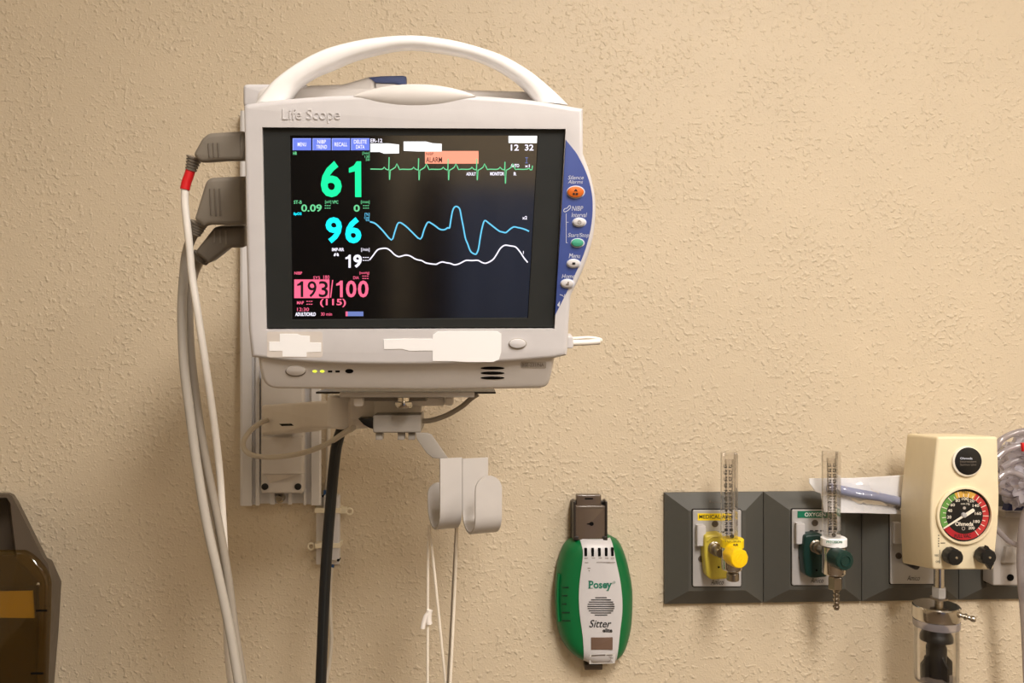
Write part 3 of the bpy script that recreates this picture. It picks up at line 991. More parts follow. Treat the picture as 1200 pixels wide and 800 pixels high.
# tapering foot under the cover
bm = newbm()
q0 = ups(W, [(311, 556), (349, 556)], .052); q1 = ups(W, [(316, 566)], .0405)
P_ = [W @ Vector((*q0[0], .052)), W @ Vector((*q0[1], .052)), W @ Vector((*q1[0], .0405)), W @ Vector((*q0[0], .0405)), W @ Vector((*q0[1], .0405))]
vv = [bm.verts.new(p) for p in P_]
for f in ((0, 2, 1), (0, 3, 2), (1, 2, 4), (0, 1, 4, 3), (3, 4, 2)): bm.faces.new([vv[i] for i in f])
part('cover_foot', bm, 'arm', arm, smooth=0)
for x in (310.4, 349.2):
    bm = newbm()
    lathe(bm, frame(W @ Vector((*UP(W, x, 570, .041), 0)), FACE), [(0, .0425), (.003, .0425), (.0045, .042), (.0045, .039)], 14)
    part('screw', bm, 'black', arm)
# the arm itself, coming out of the wall towards the viewer
pl, pr = UPW(306, 490, 1.135), UPW(412, 486, 0.90)
du = (pr - pl); du.z = 0; du.normalize()
AR = Matrix((du, Vector((0, 0, 1)), du.cross(Vector((0, 0, 1))))).transposed()
AF = frame(pl, AR)
bm = newbm()
slab(bm, AF, roundpoly(ups(AF, [(306, 474.5), (398, 468), (412, 466.5), (412, 503), (395, 503.5), (385, 502), (355, 501.5), (330, 508), (306, 510)]), .004), -.045, 0, bev=.004)
part('arm_body', bm, 'arm', arm)
bm = newbm()
slab(bm, AF, ups(AF, [(327, 496.4), (341, 496.2), (344, 498.6), (330, 499)], .0004), -.001, .0004); part('arm_slot', bm, 'hole', arm)
jc = UPW(404.5, 484, 0.925)
bm = newbm()
zt, zb = UPW(404, 464, .90).z, UPW(404, 503, .90).z
lathe(bm, zframe(jc.x, jc.y, 0), [(0, zb), (.017, zb), (.019, zb + .002), (.019, zt - .002), (.017, zt), (0, zt)], 28)
part('swivel_joint', bm, 'arm', arm)
def wslab(name, y, x0, y0, x1, y1, depth, m, parent, r=.002, bev=.0015, label=None):
    F = WF(y)
    bm = newbm()
    slab(bm, F, pxrr(F, x0, y0, x1, y1, 0, r), -depth, 0, bev=bev)
    return part(name, bm, m, parent, label=label)
wslab('tilt_block', .885, 410, 465, 470, 491.5, .05, 'arm', arm)
wslab('tilt_block', .875, 438, 463, 494, 486.5, .05, 'arm', arm)
wslab('clamp_block', .845, 437, 486, 493.4, 507, .05, 'arm_dark', arm, label='grey metal clamp block')
wslab('top_plate', .822, 398, 459.6, 556, 465.5, .10, 'steel', arm, r=.0006, bev=.0006)
wslab('shim_plate', .828, 370, 458.9, 581, 461.2, .09, 'holder_dark', arm, r=.0004, bev=.0003, label='thin dark shim plate')
wslab('plate_tab', .83, 414, 465.4, 425.4, 476.5, .01, 'offwhite', arm, r=.003)
wslab('plate_tab', .85, 521, 465.4, 531.5, 475, .012, 'arm', arm, r=.003)
wslab('plate_rib', .846, 425, 465.4, 500, 470, .03, 'arm_dark', arm, r=.001)
wslab('plate_rib', .86, 480, 465.4, 521, 475.6, .012, 'arm', arm, r=.002)
for x in (444.2, 470, 482.4):
    wslab('clamp_nut', .85, x - 4, 507, x + 4, 515.3, .012, 'arm_dark', arm, r=.0006, bev=.0005)
bm = newbm()
bc = UPW(473, 470, .830)
lathe(bm, zframe(bc.x, bc.y, 0), [(0, UPW(474, 478.4, .83).z), (.0075, UPW(474, 477.6, .83).z), (.0085, UPW(474, 475, .83).z), (.0085, UPW(474, 471, .83).z), (.006, UPW(474, 470, .83).z), (.006, UPW(474, 465.5, .83).z), (0, UPW(474, 465.4, .83).z)], 18)
part('bolt', bm, 'chrome', arm)
bm = newbm()
F = WF(.862)
slab(bm, F, ups(F, [(419.5, 490.5), (438, 490), (438, 503), (433, 501.5), (426, 497.5)]), -.03, 0, bev=.001)
part('pivot_wedge', bm, 'black', arm, label='black pivot wedge')

# ================================================================== HOOK BRACKET AND CORDS
HY = 0.83
hook = thing('cable_hook', 'grey painted sheet metal double hook hanging below the monitor arm', 'hook', (*UPW(541, 620, HY),))
hyaw = rad(19)
HO = UPW(541.5, 560, HY)
HR = Matrix.Rotation(hyaw, 3, 'Z') @ FACE
HF = frame(HO, HR)
TH = .0022
def jstrip(x0, x1, ytop, sign, depth, lipv, botv, name, lab):
    """sheet strip: down the plate, round the bottom and up to a rounded lip"""
    u0, u1 = UP(HF, x0, 580)[0], UP(HF, x1, 580)[0]
    vt = UP(HF, (x0 + x1) / 2, ytop)[1]
    R = depth / 2
    path = [(0, vt), (0, botv + R + .01), (0, botv + R)]
    for k in range(1, 13):
        a = math.pi * k / 12
        path.append((sign * (R - R * math.cos(a)), botv + R - R * math.sin(a)))
    n0 = len(path)
    wl = sign * depth
    wid = (u1 - u0) / 2
    path.append((wl, botv + R + .008))
    vstart = lipv - wid
    for k in range(0, 9):
        path.append((wl, vstart + wid * math.sin(rad(90) * k / 8) * .995))
    bm = newbm()
    uc = (u0 + u1) / 2
    rows = []
    for i, (w_, v_) in enumerate(path):
        hw = wid
        if w_ == wl and v_ > vstart: hw = math.sqrt(max(1e-8, wid * wid - (v_ - vstart) ** 2))
        a = Vector(path[max(i - 1, 0)]); b = Vector(path[min(i + 1, len(path) - 1)])
        tdir = (b - a).normalized(); nn = Vector((-tdir.y, tdir.x)) * TH / 2
        rows.append([bm.verts.new(HF @ Vector((uc + s * hw, v_ + k * nn.y, w_ + k * nn.x))) for s, k in ((-1, 1), (1, 1), (1, -1), (-1, -1))])
    for a, b in zip(rows, rows[1:]):
        for k in range(4): bm.faces.new((a[k], a[(k + 1) % 4], b[(k + 1) % 4], b[k]))
    bm.faces.new(rows[0]); bm.faces.new(rows[-1][::-1])
    part(name, bm, 'steel', hook, label=lab, smooth=40)
vb = UP(HF, 545, 619)[1]
jstrip(541.8, 571.5, 536.5, 1, .038, UP(HF, 575, 557, .038)[1], vb, 'hook_prong', 'front facing hook with rounded lip')
jstrip(515.5, 541.2, 536.5, -1, .042, UP(HF, 508, 565.5, -.042)[1], vb - .002, 'hook_prong', 'rear facing hook with rounded lip')
F = WF(HY + .008)
bm = newbm()
slab(bm, F, ups(F, [(487, 506.8), (501, 507.2), (506, 509.5), (525, 536.8), (524, 538.5), (507, 536.5), (500, 531), (488, 514)]), -.003, 0, bev=.0006)
part('hanger_strap', bm, 'arm_dark', hook, label='darker grey hanger strap')

def cable(bm, pts, y, r, n=8, seg=10, flat=1.0, dy=None):
    """pts in pixels at wall-parallel depth y (or a depth per point)"""
    P = [UPW(px, py, (y if dy is None else dy[i])) for i, (px, py) in enumerate(pts)]
    if pts[-1][1] >= 842:          # long cables and cords run on down below the frame
        d = P[-1] - P[-2]; d.normalize()
        for q, f in ((.12, .8), (.30, .4), (.55, .1)):
            P.append(P[-1] + Vector((d.x * .1 * f, 0, -q * .7)))
    tube(bm, cr(P, n), r, seg, flat=flat)
cords = [
    ('pull_cord', 'thin white cord at far left below hook with a taped knot', [(503, 615), (502.6, 622), (501.6, 660), (501.2, 730), (501, 800), (501, 840)], .868, .0014),
    ('pull_cord', 'thin white cord slanting down right from left hook', [(503, 614), (504.2, 626), (508, 660), (514.5, 724), (522, 800), (526, 842)], .862, .0014),
    ('pull_cord', 'thin white cord hanging from centre of hook, rightmost of three', [(536, 614), (535.6, 622.5), (533.4, 680), (530.6, 740), (527.6, 800), (525.6, 842)], .855, .0015),
]
for k, (nm, lab, pts, y, r) in enumerate(cords):
    t = thing(nm, lab, 'cord', (*UPW(pts[-1][0], pts[-1][1], y),), group='white cords hanging from the hook')
    bm = newbm(); cable(bm, pts, y, r); part('strand', bm, 'cord', t)
    if k == 2:
        bm = newbm(); cable(bm, [(534.4, 614), (533.2, 640), (531, 680), (528, 740), (524.6, 800), (523, 842)], y + .006, .0011); part('strand', bm, 'cable_taupe', t)
    if k == 0:
        bm = newbm()
        cable(bm, [(503.6, 714.5), (502.6, 719), (502.2, 726), (503, 731)], y - .001, .0032, 4)
        cable(bm, [(501.5, 719), (498.6, 723), (496.4, 730), (495.4, 736)], y - .002, .0024, 4)
        part('taped_knot', bm, 'tape', t, label='white taped knot')

# ================================================================== CABLES ON THE LEFT
PW = -0.075
def plug(t, outline, m, thick=.026, w=PW, rib=(), ribm='plug_dark'):
    bm = newbm()
    slab(bm, MF, roundpoly(ups(MF, outline, w), .003, 4), w - thick, w, bev=.004, segs=3)
    p = part('plug', bm, m, t)
    for (x0, y0, x1, y1) in rib:
        bm = newbm()
        F = MF
        a, b = UP(F, x0, y0, w), UP(F, x1, y1, w)
        tube(bm, [MF @ Vector((*a, w + .0002)), MF @ Vector((*b, w + .0002))], .0009, 8)
        part('grip_rib', bm, ribm, p)
    return p
def M3(px, py, w): return MF @ Vector((*UP(MF, px, py, w), w))
def mcable(bm, pts, r, n=8, ws=None, seg=12):
    P = [M3(x, y, (PW - .013 if ws is None else ws[i])) for i, (x, y) in enumerate(pts)]
    tube(bm, cr(P, n), r, seg)
    return P
def boot(t, p0, p1, r0, r1, m, w=PW - .013):
    a, b = M3(*p0, w), M3(*p1, w)
    bm = newbm()
    n = 5
    pts, rs_ = [], []
    for k in range(n):
        f0 = k / n
        for f, s in ((f0 + .005, 1), (f0 + .12, 1), (f0 + .125, .82), (f0 + .195, .82)):
            pts.append(a.lerp(b, f)); rs_.append((r0 + (r1 - r0) * f) * s)
    tube(bm, pts, rs_, 12)
    part('strain_relief', bm, m, t)
# depth the loose cables hang at
CY = 0.86
ca = thing('sensor_cable', 'thin white cable with red tape below the top grey plug', 'cable', tuple(M3(250, 170, PW)), group='cables plugged into the left side of the monitor')
plug(ca, [(286, 153.5), (244, 156), (236, 162.5), (226, 180.5), (229, 186), (235, 190.8), (258, 188.8), (286, 188.5)], 'plug',
     rib=[(244.5, 168, 245.5, 184), (249.8, 167.5, 251, 184), (255.2, 167.5, 256.4, 184)])
boot(ca, (228, 184), (223.4, 200.5), .0075, .0052, 'plug')
def hang(t, pts, r, m, y=CY, name='cord', dy=None):
    bm = newbm(); cable(bm, pts, y, r, 8, 12, dy=dy); part(name, bm, m, t)
YA = MF @ Vector((*UP(MF, 223, 200, PW - .013), PW - .013))
yA = YA.y
hang(ca, [(223.6, 199), (221, 207), (218.4, 214), (216.7, 222)], .0046, 'red', yA, 'red_band')
hang(ca, [(216.7, 221.5), (216.6, 236), (218, 252.6), (222, 288), (225, 322), (231.5, 365), (242, 434), (251.5, 500), (258, 560), (263, 640), (265, 700), (266, 750), (269, 787), (273.5, 815), (280, 850)], .0036, 'cable_white', yA, dy=[yA] * 6 + [yA + .01, yA + .03, yA + .05, yA + .065] + [yA + .07] * 5)
cb = thing('sensor_cable', 'thick grey cable from the large middle plug at monitor side', 'cable', tuple(M3(250, 235, PW)), group='cables plugged into the left side of the monitor')
plug(cb, [(286, 206.5), (246, 208.4), (240.5, 213), (227, 257), (238.6, 266.5), (243, 263.4), (286, 264.4)], 'plug',
     rib=[(246.2, 221, 247.4, 252), (251.6, 221, 253, 253), (257, 221, 258.6, 253)])
boot(cb, (233, 261), (227, 275), .0085, .0062, 'plug')
hang(cb, [(228.4, 272), (222, 285), (217.5, 303), (215, 330), (213.2, 365), (215.5, 425), (223, 488), (231.5, 550), (242, 612), (256, 675), (269, 737), (279.5, 800), (286, 850)], .0046, 'cable_grey', CY)
cc = thing('sensor_cable', 'taupe cable from the lowest dark grey plug at monitor side', 'cable', tuple(M3(255, 280, PW)), group='cables plugged into the left side of the monitor')
plug(cc, [(286, 264.8), (251, 265.8), (229.5, 293), (228.5, 297), (242.5, 309), (245.5, 308), (267.7, 290.6), (286, 290.4)], 'plug_dark', w=PW - .016,
     rib=[(251.6, 270.5, 251.2, 284), (258, 270, 258.4, 285), (264.6, 270, 265.2, 286)], ribm='plug')
boot(cc, (238, 299), (233.5, 306), .010, .008, 'plug_dark', PW - .029)
hang(cc, [(234, 304), (228.5, 318), (223.5, 338), (221.5, 365), (223.5, 410), (229, 460), (236.5, 512), (244.5, 556), (256, 612), (267, 675), (275, 737), (285, 800), (291, 850)], .0042, 'cable_taupe', CY + .0105)
# second branch that runs with it
cd_ = thing('sensor_cable', 'second grey cable hanging between the thick grey one and the taupe one', 'cable', (*UPW(222, 320, CY + .02),), group='cables plugged into the left side of the monitor')
hang(cd_, [(236, 304), (226, 325), (219, 355), (218.5, 410), (225.5, 462), (234, 520), (239.5, 556), (250, 612), (262, 675), (272.5, 737), (283, 800), (289, 850)], .0040, 'cable_cream', CY + .021)

# black power cord
t = thing('power_cord', 'thick black power cord hanging from the arm past the wall box', 'cord', (*UPW(376, 800, .98),))
bm = newbm(); cable(bm, [(404, 496), (400, 504), (394.6, 522), (391, 550), (387.5, 590), (383.5, 640), (380, 700), (377.5, 760), (376, 800), (374.5, 850)], .97, .0062, 8, 14); part('cord', bm, 'cable_black', t)
bm = newbm(); cable(bm, [(400, 506), (393.4, 532), (388, 590), (384, 640), (380.6, 700), (378, 760), (376.5, 800), (375, 850)], .9645, .0009, 8, 8); part('highlight_ridge', bm, 'frame_black', t)  # lighter black ridge standing in for the cord's highlight stripe

# thin loop of cable around the slider
t = thing('loop_cable', 'thin putty coloured cable looping in front of the slider under the arm', 'cable', (*UPW(300, 532, 1.09),))
bm = newbm()
lp = [(313, 492), (305, 495.6), (293, 505), (285.4, 517), (287, 527), (296, 533), (315, 535.6), (340, 533.4), (362, 528.5), (385, 519), (402, 508), (414, 501)]
ys = [1.11, 1.10, 1.09, 1.085, 1.08, 1.075, 1.07, 1.05, 1.02, .98, .93, .89]
cable(bm, lp, 0, .0032, 6, 10, dy=ys); part('cord', bm, 'cable_cream', t)
t = thing('ground_cable', 'thin grey brown cable curving under the right side of the monitor', 'cable', (*UPW(520, 488, .87),))
bm = newbm(); cable(bm, [(490, 493.6), (505, 492.4), (522, 487), (540, 477), (552, 467), (560, 461.6)], .868, .0026, 6, 10); part('cord', bm, 'cable_taupe', t)
t = thing('side_cable', 'short folded white cable sticking out at lower right of the monitor', 'cable', tuple(M3(685, 400, -.07)))
bm = newbm()
mcable(bm, [(655, 402.5), (672, 401.6), (690, 401), (703, 400)], .0030, 5, ws=[-.05] * 4)
mcable(bm, [(655, 397), (672, 396.4), (690, 395.4), (703, 397.4), (704, 399.5)], .0016, 5, ws=[-.055] * 5); part('cord', bm, 'cable_white', t)
bm = newbm()
slab(bm, MF, pxrr(MF, 663.5, 393.5, 671.5, 407.5, -.047, .002), -.06, -.044, bev=.001); part('socket', bm, 'white', t)
t = thing('wall_cable', 'thin pale cable rising vertically behind the arm beside the wall track', 'cable', (*UPW(384, 575, WALL_Y - .004),))
bm = newbm(); cable(bm, [(386.5, 440), (386, 480), (384.6, 520), (384, 560), (382, 578)], WALL_Y - .006, .0028, 6, 8); part('cord', bm, 'cable_cream', t)

# wall box with ties
t = thing('junction_box', 'white wall box with two ring ended ties behind the black cord', 'box', (*UPW(384, 661, WALL_Y),))
bm = newbm(); slab(bm, W, pxrr(W, 370.6, 580, 397.6, 661, .01, .0015), .0005, .012, bev=.001); part('base', bm, 'offwhite', t)
bm = newbm(); slab(bm, W, pxrr(W, 379, 580.5, 397.4, 657, .024, .002), .012, .024, bev=.002); part('lid', bm, 'white', t)
for y, side in ((598, 1), (639, -1)):
    bm = newbm()
    slab(bm, W, pxrr(W, 369 if side > 0 else 370, y - 2.6, 399, y + 2.6, .0255, .0008), .0006, .0262)
    tie = part('cable_tie', bm, 'strip', t)
    bm = newbm()
    cx = 409.6 if side > 0 else 364.6
    slab(bm, W, pxrr(W, (397 if side > 0 else 369), y - 3, (405.6 if side > 0 else 374), y + 3.4, .02, .0008), .010, .020); 
    P = [W @ Vector((*UP(W, cx + 3.6 * math.cos(a), y + 1 + 3.6 * math.sin(a), .015), .015)) for a in [2 * math.pi * k / 18 for k in range(18)]]
    tube(bm, P, .0013, 8, closed=True)
    part('tie_ring', bm, 'strip', t)
for x, y in ((376.8, 583.4), (396, 656.6)):
    bm = newbm(); slab(bm, W, pxell(W, x, y, 1.6, 1.6, .026, 12), .012 if x > 380 else .005, .0245 if x > 380 else .0123); part('screw_hole', bm, 'hole', t)
for x0, y0, x1, y1 in ((379, 574.5, 383.5, 580), (386, 661, 391, 665)):
    bm = newbm(); slab(bm, W, pxrr(W, x0, y0, x1, y1, .012, .0005), .004, .012); part('blue_connector', bm, 'blue_plug', t, label='small blue connector')
t = thing('wall_cable', 'thin pale cable hanging from under the wall box behind black cord', 'cable', (*UPW(387, 700, WALL_Y - .006),))
bm = newbm(); cable(bm, [(388.6, 664), (386.8, 690), (387.4, 722), (388.4, 750), (386, 778), (382, 800), (380, 840)], WALL_Y - .01, .0026, 6, 8); part('cord', bm, 'cable_cream', t)

# ================================================================== PATIENT ALARM
pa = thing('patient_alarm', 'rounded green and white patient alarm hanging on wall below a smoked clip', 'alarm', (*UPW(698, 782, WALL_Y),))
lf = [(633.5, 676), (638, 667), (645, 660.5), (658, 656), (671, 653), (699.5, 651), (737, 653), (760, 660), (774, 672), (781.5, 686)]
rt = [(633.5, 716), (638, 724), (645, 729), (658, 734), (671, 737.5), (699.5, 742.3), (737, 741.6), (760, 737), (774, 731), (781.5, 722)]
def interp(tab, y):
    for (a, xa), (b, xb) in zip(tab, tab[1:]):
        if y <= b: return xa + (xb - xa) * (y - a) / (b - a)
    return tab[-1][1]
LF = [(y, x) for x, y in [(p.y, p.x) for p in cr([Vector((a, b, 0)) for a, b in lf], 6)]]
LF = [(p.x, p.y) for p in cr([Vector((a, b, 0)) for a, b in lf], 6)]
RT = [(p.x, p.y) for p in cr([Vector((a, b, 0)) for a, b in rt], 6)]
PW0, PH = .010, .034
def posey_row(y):
    a = UP(W, interp(LF, y), y, PW0 + .012)[0]; b = UP(W, interp(RT, y), y, PW0 + .012)[0]
    v = UP(W, 698, y, PW0 + PH)[1]
    s = (y - 633.5) / 148.0
    hh = PH * (0.55 + 0.45 * min(1, math.sqrt(max(0, 1 - (1 - min(s, .12) / .12) ** 2)))) if s < .12 else (PH * (0.6 + 0.4 * math.sqrt(max(0, 1 - ((s - .85) / .15) ** 2))) if s > .85 else PH)
    return a, b, v, hh
def posey_w(y, u):
    a, b, v, hh = posey_row(y)
    tt = max(-1, min(1, (2 * u - a - b) / (b - a)))
    return PW0 + hh * (1 - abs(tt) ** 3.0) ** (1 / 2.2)
bm = newbm()
rows = []
Ys = [633.5 + 148 * k / 40 for k in range(41)]
for y in Ys:
    a, b, v, hh = posey_row(y)
    ring = []
    for k in range(25):
        th = math.pi * k / 24
        c_ = -math.cos(th)
        e = math.copysign(abs(c_) ** .75, c_)
        u = (a + b) / 2 + (b - a) / 2 * e
        ring.append(bm.verts.new(W @ Vector((u, v, posey_w(y, u)))))
    ring = [bm.verts.new(W @ Vector((a + .002, v, .004)))] + ring + [bm.verts.new(W @ Vector((b - .002, v, .004)))]
    rows.append(ring)
for r0, r1 in zip(rows, rows[1:]):
    for k in range(len(r0)): 
        j = (k + 1) % len(r0)
        bm.faces.new((r0[k], r0[j], r1[j], r1[k]))
bm.faces.new(rows[0]); bm.faces.new(rows[-1][::-1])
part('case', bm, 'green', pa, label='green soft plastic case')
wl = [(634, 681), (650, 683.2), (685, 679), (714, 679), (748, 683.2), (781, 685)]
wr = [(634, 718), (656, 722), (685, 728), (714, 730), (743, 727), (781, 723)]
WL = [(p.x, p.y) for p in cr([Vector((a, b, 0)) for a, b in wl], 6)]
WR = [(p.x, p.y) for p in cr([Vector((a, b, 0)) for a, b in wr], 6)]
bm = newbm()
rows = []
for y in [634 + 147 * k / 40 for k in range(41)]:
    wq = PW0 + PH
    a, b = UP(W, interp(WL, y), y, wq)[0], UP(W, interp(WR, y), y, wq)[0]
    v = posey_row(y)[2]
    ru, rl = [], []
    for k in range(15):
        u = a + (b - a) * k / 14
        z = posey_w(y, u)
        ru.append(bm.verts.new(W @ Vector((u, v, z + .0010)))); rl.append(bm.verts.new(W @ Vector((u, v, z - .001))))
    rows.append(ru + rl[::-1])
for r0, r1 in zip(rows, rows[1:]):
    for k in range(len(r0)):
        j = (k + 1) % len(r0)
        bm.faces.new((r0[k], r0[j], r1[j], r1[k]))
bm.faces.new(rows[0]); bm.faces.new(rows[-1][::-1])
wp = part('face_panel', bm, 'posey_white', pa, label='silvery white face panel')
ZP = PW0 + PH + .0014
for x in (686.6, 694.6, 702.6, 710.6, 718):
    z = .0455 if x not in (686.6, 718) else .0452
    y0, y1 = 642.2, 651.6
    bm = newbm()
    u0, u1 = UP(W, x - 1.5, 646, z)[0], UP(W, x + 1.5, 646, z)[0]
    zt = posey_w(642, u0) ; zb = posey_w(651.5, u0)
    slab(bm, W, pxrr(W, x - 1.5, y0, x + 1.5, y1, z, .0008), .03, max(zt, zb) + .0016)
    part('light_slot', bm, 'hole', wp)
lettering(W, 'Posey', 690, 680.2, 717, 692, ZP, 'posey_text', wp, bold=.03)
# serifs and registered mark
def serif(b):
    for x0, y0, x1, y1 in ((689.4, 680.2, 693, 681), (689.4, 688.6, 694.6, 689.4), (710.6, 682.8, 713.6, 683.4), (715, 682.8, 718, 683.4), (710.4, 691.4, 713.4, 692.2)):
        pxrect(b, W, x0, y0, x1, y1, ZP)
    ribbon(b, W, ellipse(719.8, 682, 1.1, 1.1, 10) + [(720.9, 682)], .5, ZP)
flat('lettering', W, serif, 'posey_text', wp)
lettering(W, 'Sitter', 690.4, 726, 716.6, 735, ZP, 'print_black', wp, bold=.012, shear=.3)
lettering(W, 'elite', 706.2, 735.8, 717.6, 740.8, ZP, 'print_black', wp, bold=.03)
def grill(b):
    for k in range(9):
        y = 699.5 + k * 2.55
        h = math.sqrt(max(0.01, 1 - ((y - 709.8) / 11.4) ** 2)) * 16
        pxrect(b, W, 704.3 - h, y, 704.3 + h, y + 1.15, ZP)
flat('speaker_grill', W, grill, 'print_black', wp, label='round grill of dark slots')
def smallprint(b):
    for x in (687, 695.4, 703.4, 711, 718): pxrect(b, W, x - 2, 653.4, x + 2, 654.2, ZP - .0003)
    pxrect(b, W, 685.4, 658.6, 689.4, 659.3, ZP - .0002)
    pxrect(b, W, 699, 658.4, 721, 659.2, ZP - .0002)
    pxrect(b, W, 688.6, 665.2, 691.8, 666, ZP); pxrect(b, W, 689.8, 668, 691, 669, ZP)
flat('small_print', W, smallprint, 'print_grey', wp)
bm = newbm(); slab(bm, W, pxrr(W, 692.6, 746.6, 718, 761, ZP, .0006), .04, ZP + .0003, bev=.0003); part('brown_window', bm, 'brown_win', wp, label='brown smoked window')
bm = newbm()
tilt = [W @ Vector((*UP(W, x, y, PW0 + PH), 0)) for x, y in ((690, 765.5), (721, 765), (721, 779.5), (690, 780.5))]
vsx = []
for (x, y) in ((691, 780), (721, 779.4), (721, 765), (691, 766)):
    u, v = UP(W, x, y, PW0 + PH * .93)
    vsx.append(bm.verts.new(W @ Vector((u, posey_row(y)[2], max(posey_w(y, u), posey_w(y, UP(W, 704, y, PW0 + PH)[0])) + .0016))))
bm.faces.new(vsx); facefix(bm, W)
stk = part('serial_sticker', bm, 'label', wp, label='small white serial sticker', smooth=0, fix=False)
A_, B_, C_, D_ = [v.co.copy() for v in stk.data.vertices]
mwi = MW[pa.name]
def stline(b, s0, s1, t0, t1):
    q = []
    for s, t_ in ((s0, t0), (s1, t0), (s1, t1), (s0, t1)):
        p = (A_ * (1 - s) + B_ * s) * (1 - t_) + (D_ * (1 - s) + C_ * s) * t_
        q.append(b.verts.new(mwi @ (p + Vector((0, -.0003, 0)))))
    b.faces.new(q)
bm = newbm()
stline(bm, .06, .6, .78, .92); stline(bm, .64, .88, .80, .88)
for k in range(5): stline(bm, .06, .92 - .05 * (k % 3), .12 + k * .125, .17 + k * .125)
facefix(bm, W)
part('small_print', bm, 'print_grey', wp, smooth=0, fix=False)
# side ridge and slots on the left flank
bm = newbm()
P = []
for y in (676, 690, 705, 720, 732):
    u = UP(W, interp(LF, y), y, PW0 + .012)[0] + .0022
    P.append(W @ Vector((u, posey_row(y)[2], PW0 + .0155)))
tube(bm, cr(P, 5), .0024, 10, flat=1.6)
part('side_clip', bm, 'green', pa)
for x0, x1, y in ((659, 666.5, 688), (658.6, 665, 697.6), (658.4, 664, 707.4), (659, 668, 717.4), (659.4, 668.6, 727)):
    bm = newbm()
    pts = []
    for k in range(5):
        px = x0 + (x1 - x0) * k / 4
        w_ = .03
        for it in range(8):
            u, v = UP(W, px, y, w_); w_ = posey_w(y, u)
        pts.append(W @ Vector((u, v, w_)))
    tube(bm, pts, [.0012, .0011, .0009, .0007, .0004][::-1] if x1 < 667 else .0010, 8)
    part('side_slot', bm, 'green_dark', pa)
bm = newbm(); boxb(bm, W, *[UP(W, x, 780, .02)[0] for x in (685, 706)], UP(W, 690, 784.5, .02)[1], UP(W, 690, 778, .02)[1], .006, .022, .001)
part('bottom_latch', bm, 'cabinet_grey', pa)
# clip holder
ho = thing('alarm_holder', 'smoked brown wall clip with keyhole and top tab above the green alarm', 'holder', (*UPW(690, 634, WALL_Y),))
bm = newbm(); slab(bm, W, pxrr(W, 669, 586.5, 709, 633, .008, .001), .0004, .012, bev=.001); part('back_plate', bm, 'holder_dark', ho)
bm = newbm(); slab(bm, W, pxrr(W, 674, 592.5, 710.5, 632.6, .03, .0015), .022, .030, bev=.0012)
fp = part('front_plate', bm, 'holder', ho)
bm = newbm(); slab(bm, W, pxrr(W, 675.4, 579.6, 704.6, 595.5, .022, .002), .0125, .0225, bev=.0015); tb = part('top_tab', bm, 'holder', ho)
flat('tab_slot', W, lambda b: pxrect(b, W, 685.4, 583.2, 695, 585, .0229), 'hole', tb)
flat('keyhole', W, lambda b: (pxpoly(b, W, [(687.6, 613.4), (691.4, 612.4), (691.4, 614.8), (687.6, 614.2)], .0303), pxpoly(b, W, ellipse(693.2, 613.6, 2.6, 2.4, 14), .0303)), 'hole', fp)
flat('fold_line', W, lambda b: pxrect(b, W, 676, 594.6, 710, 595.4, .0304), 'cabinet_grey', fp)
for x in (673.4, 710.6):
    bm = newbm(); slab(bm, W, pxrr(W, x - 1.3, 587.5, x + 1.3, 633, .032, .0006), .012, .032, bev=.0006); part('side_rail', bm, 'holder_dark', ho)
for x in (675.6, 709.4):
    bm = newbm(); slab(bm, W, pxrr(W, x - 2.6, 628.6, x + 2.6, 633, .034, .001), .012, .034, bev=.0006); part('corner_foot', bm, 'holder_dark', ho)

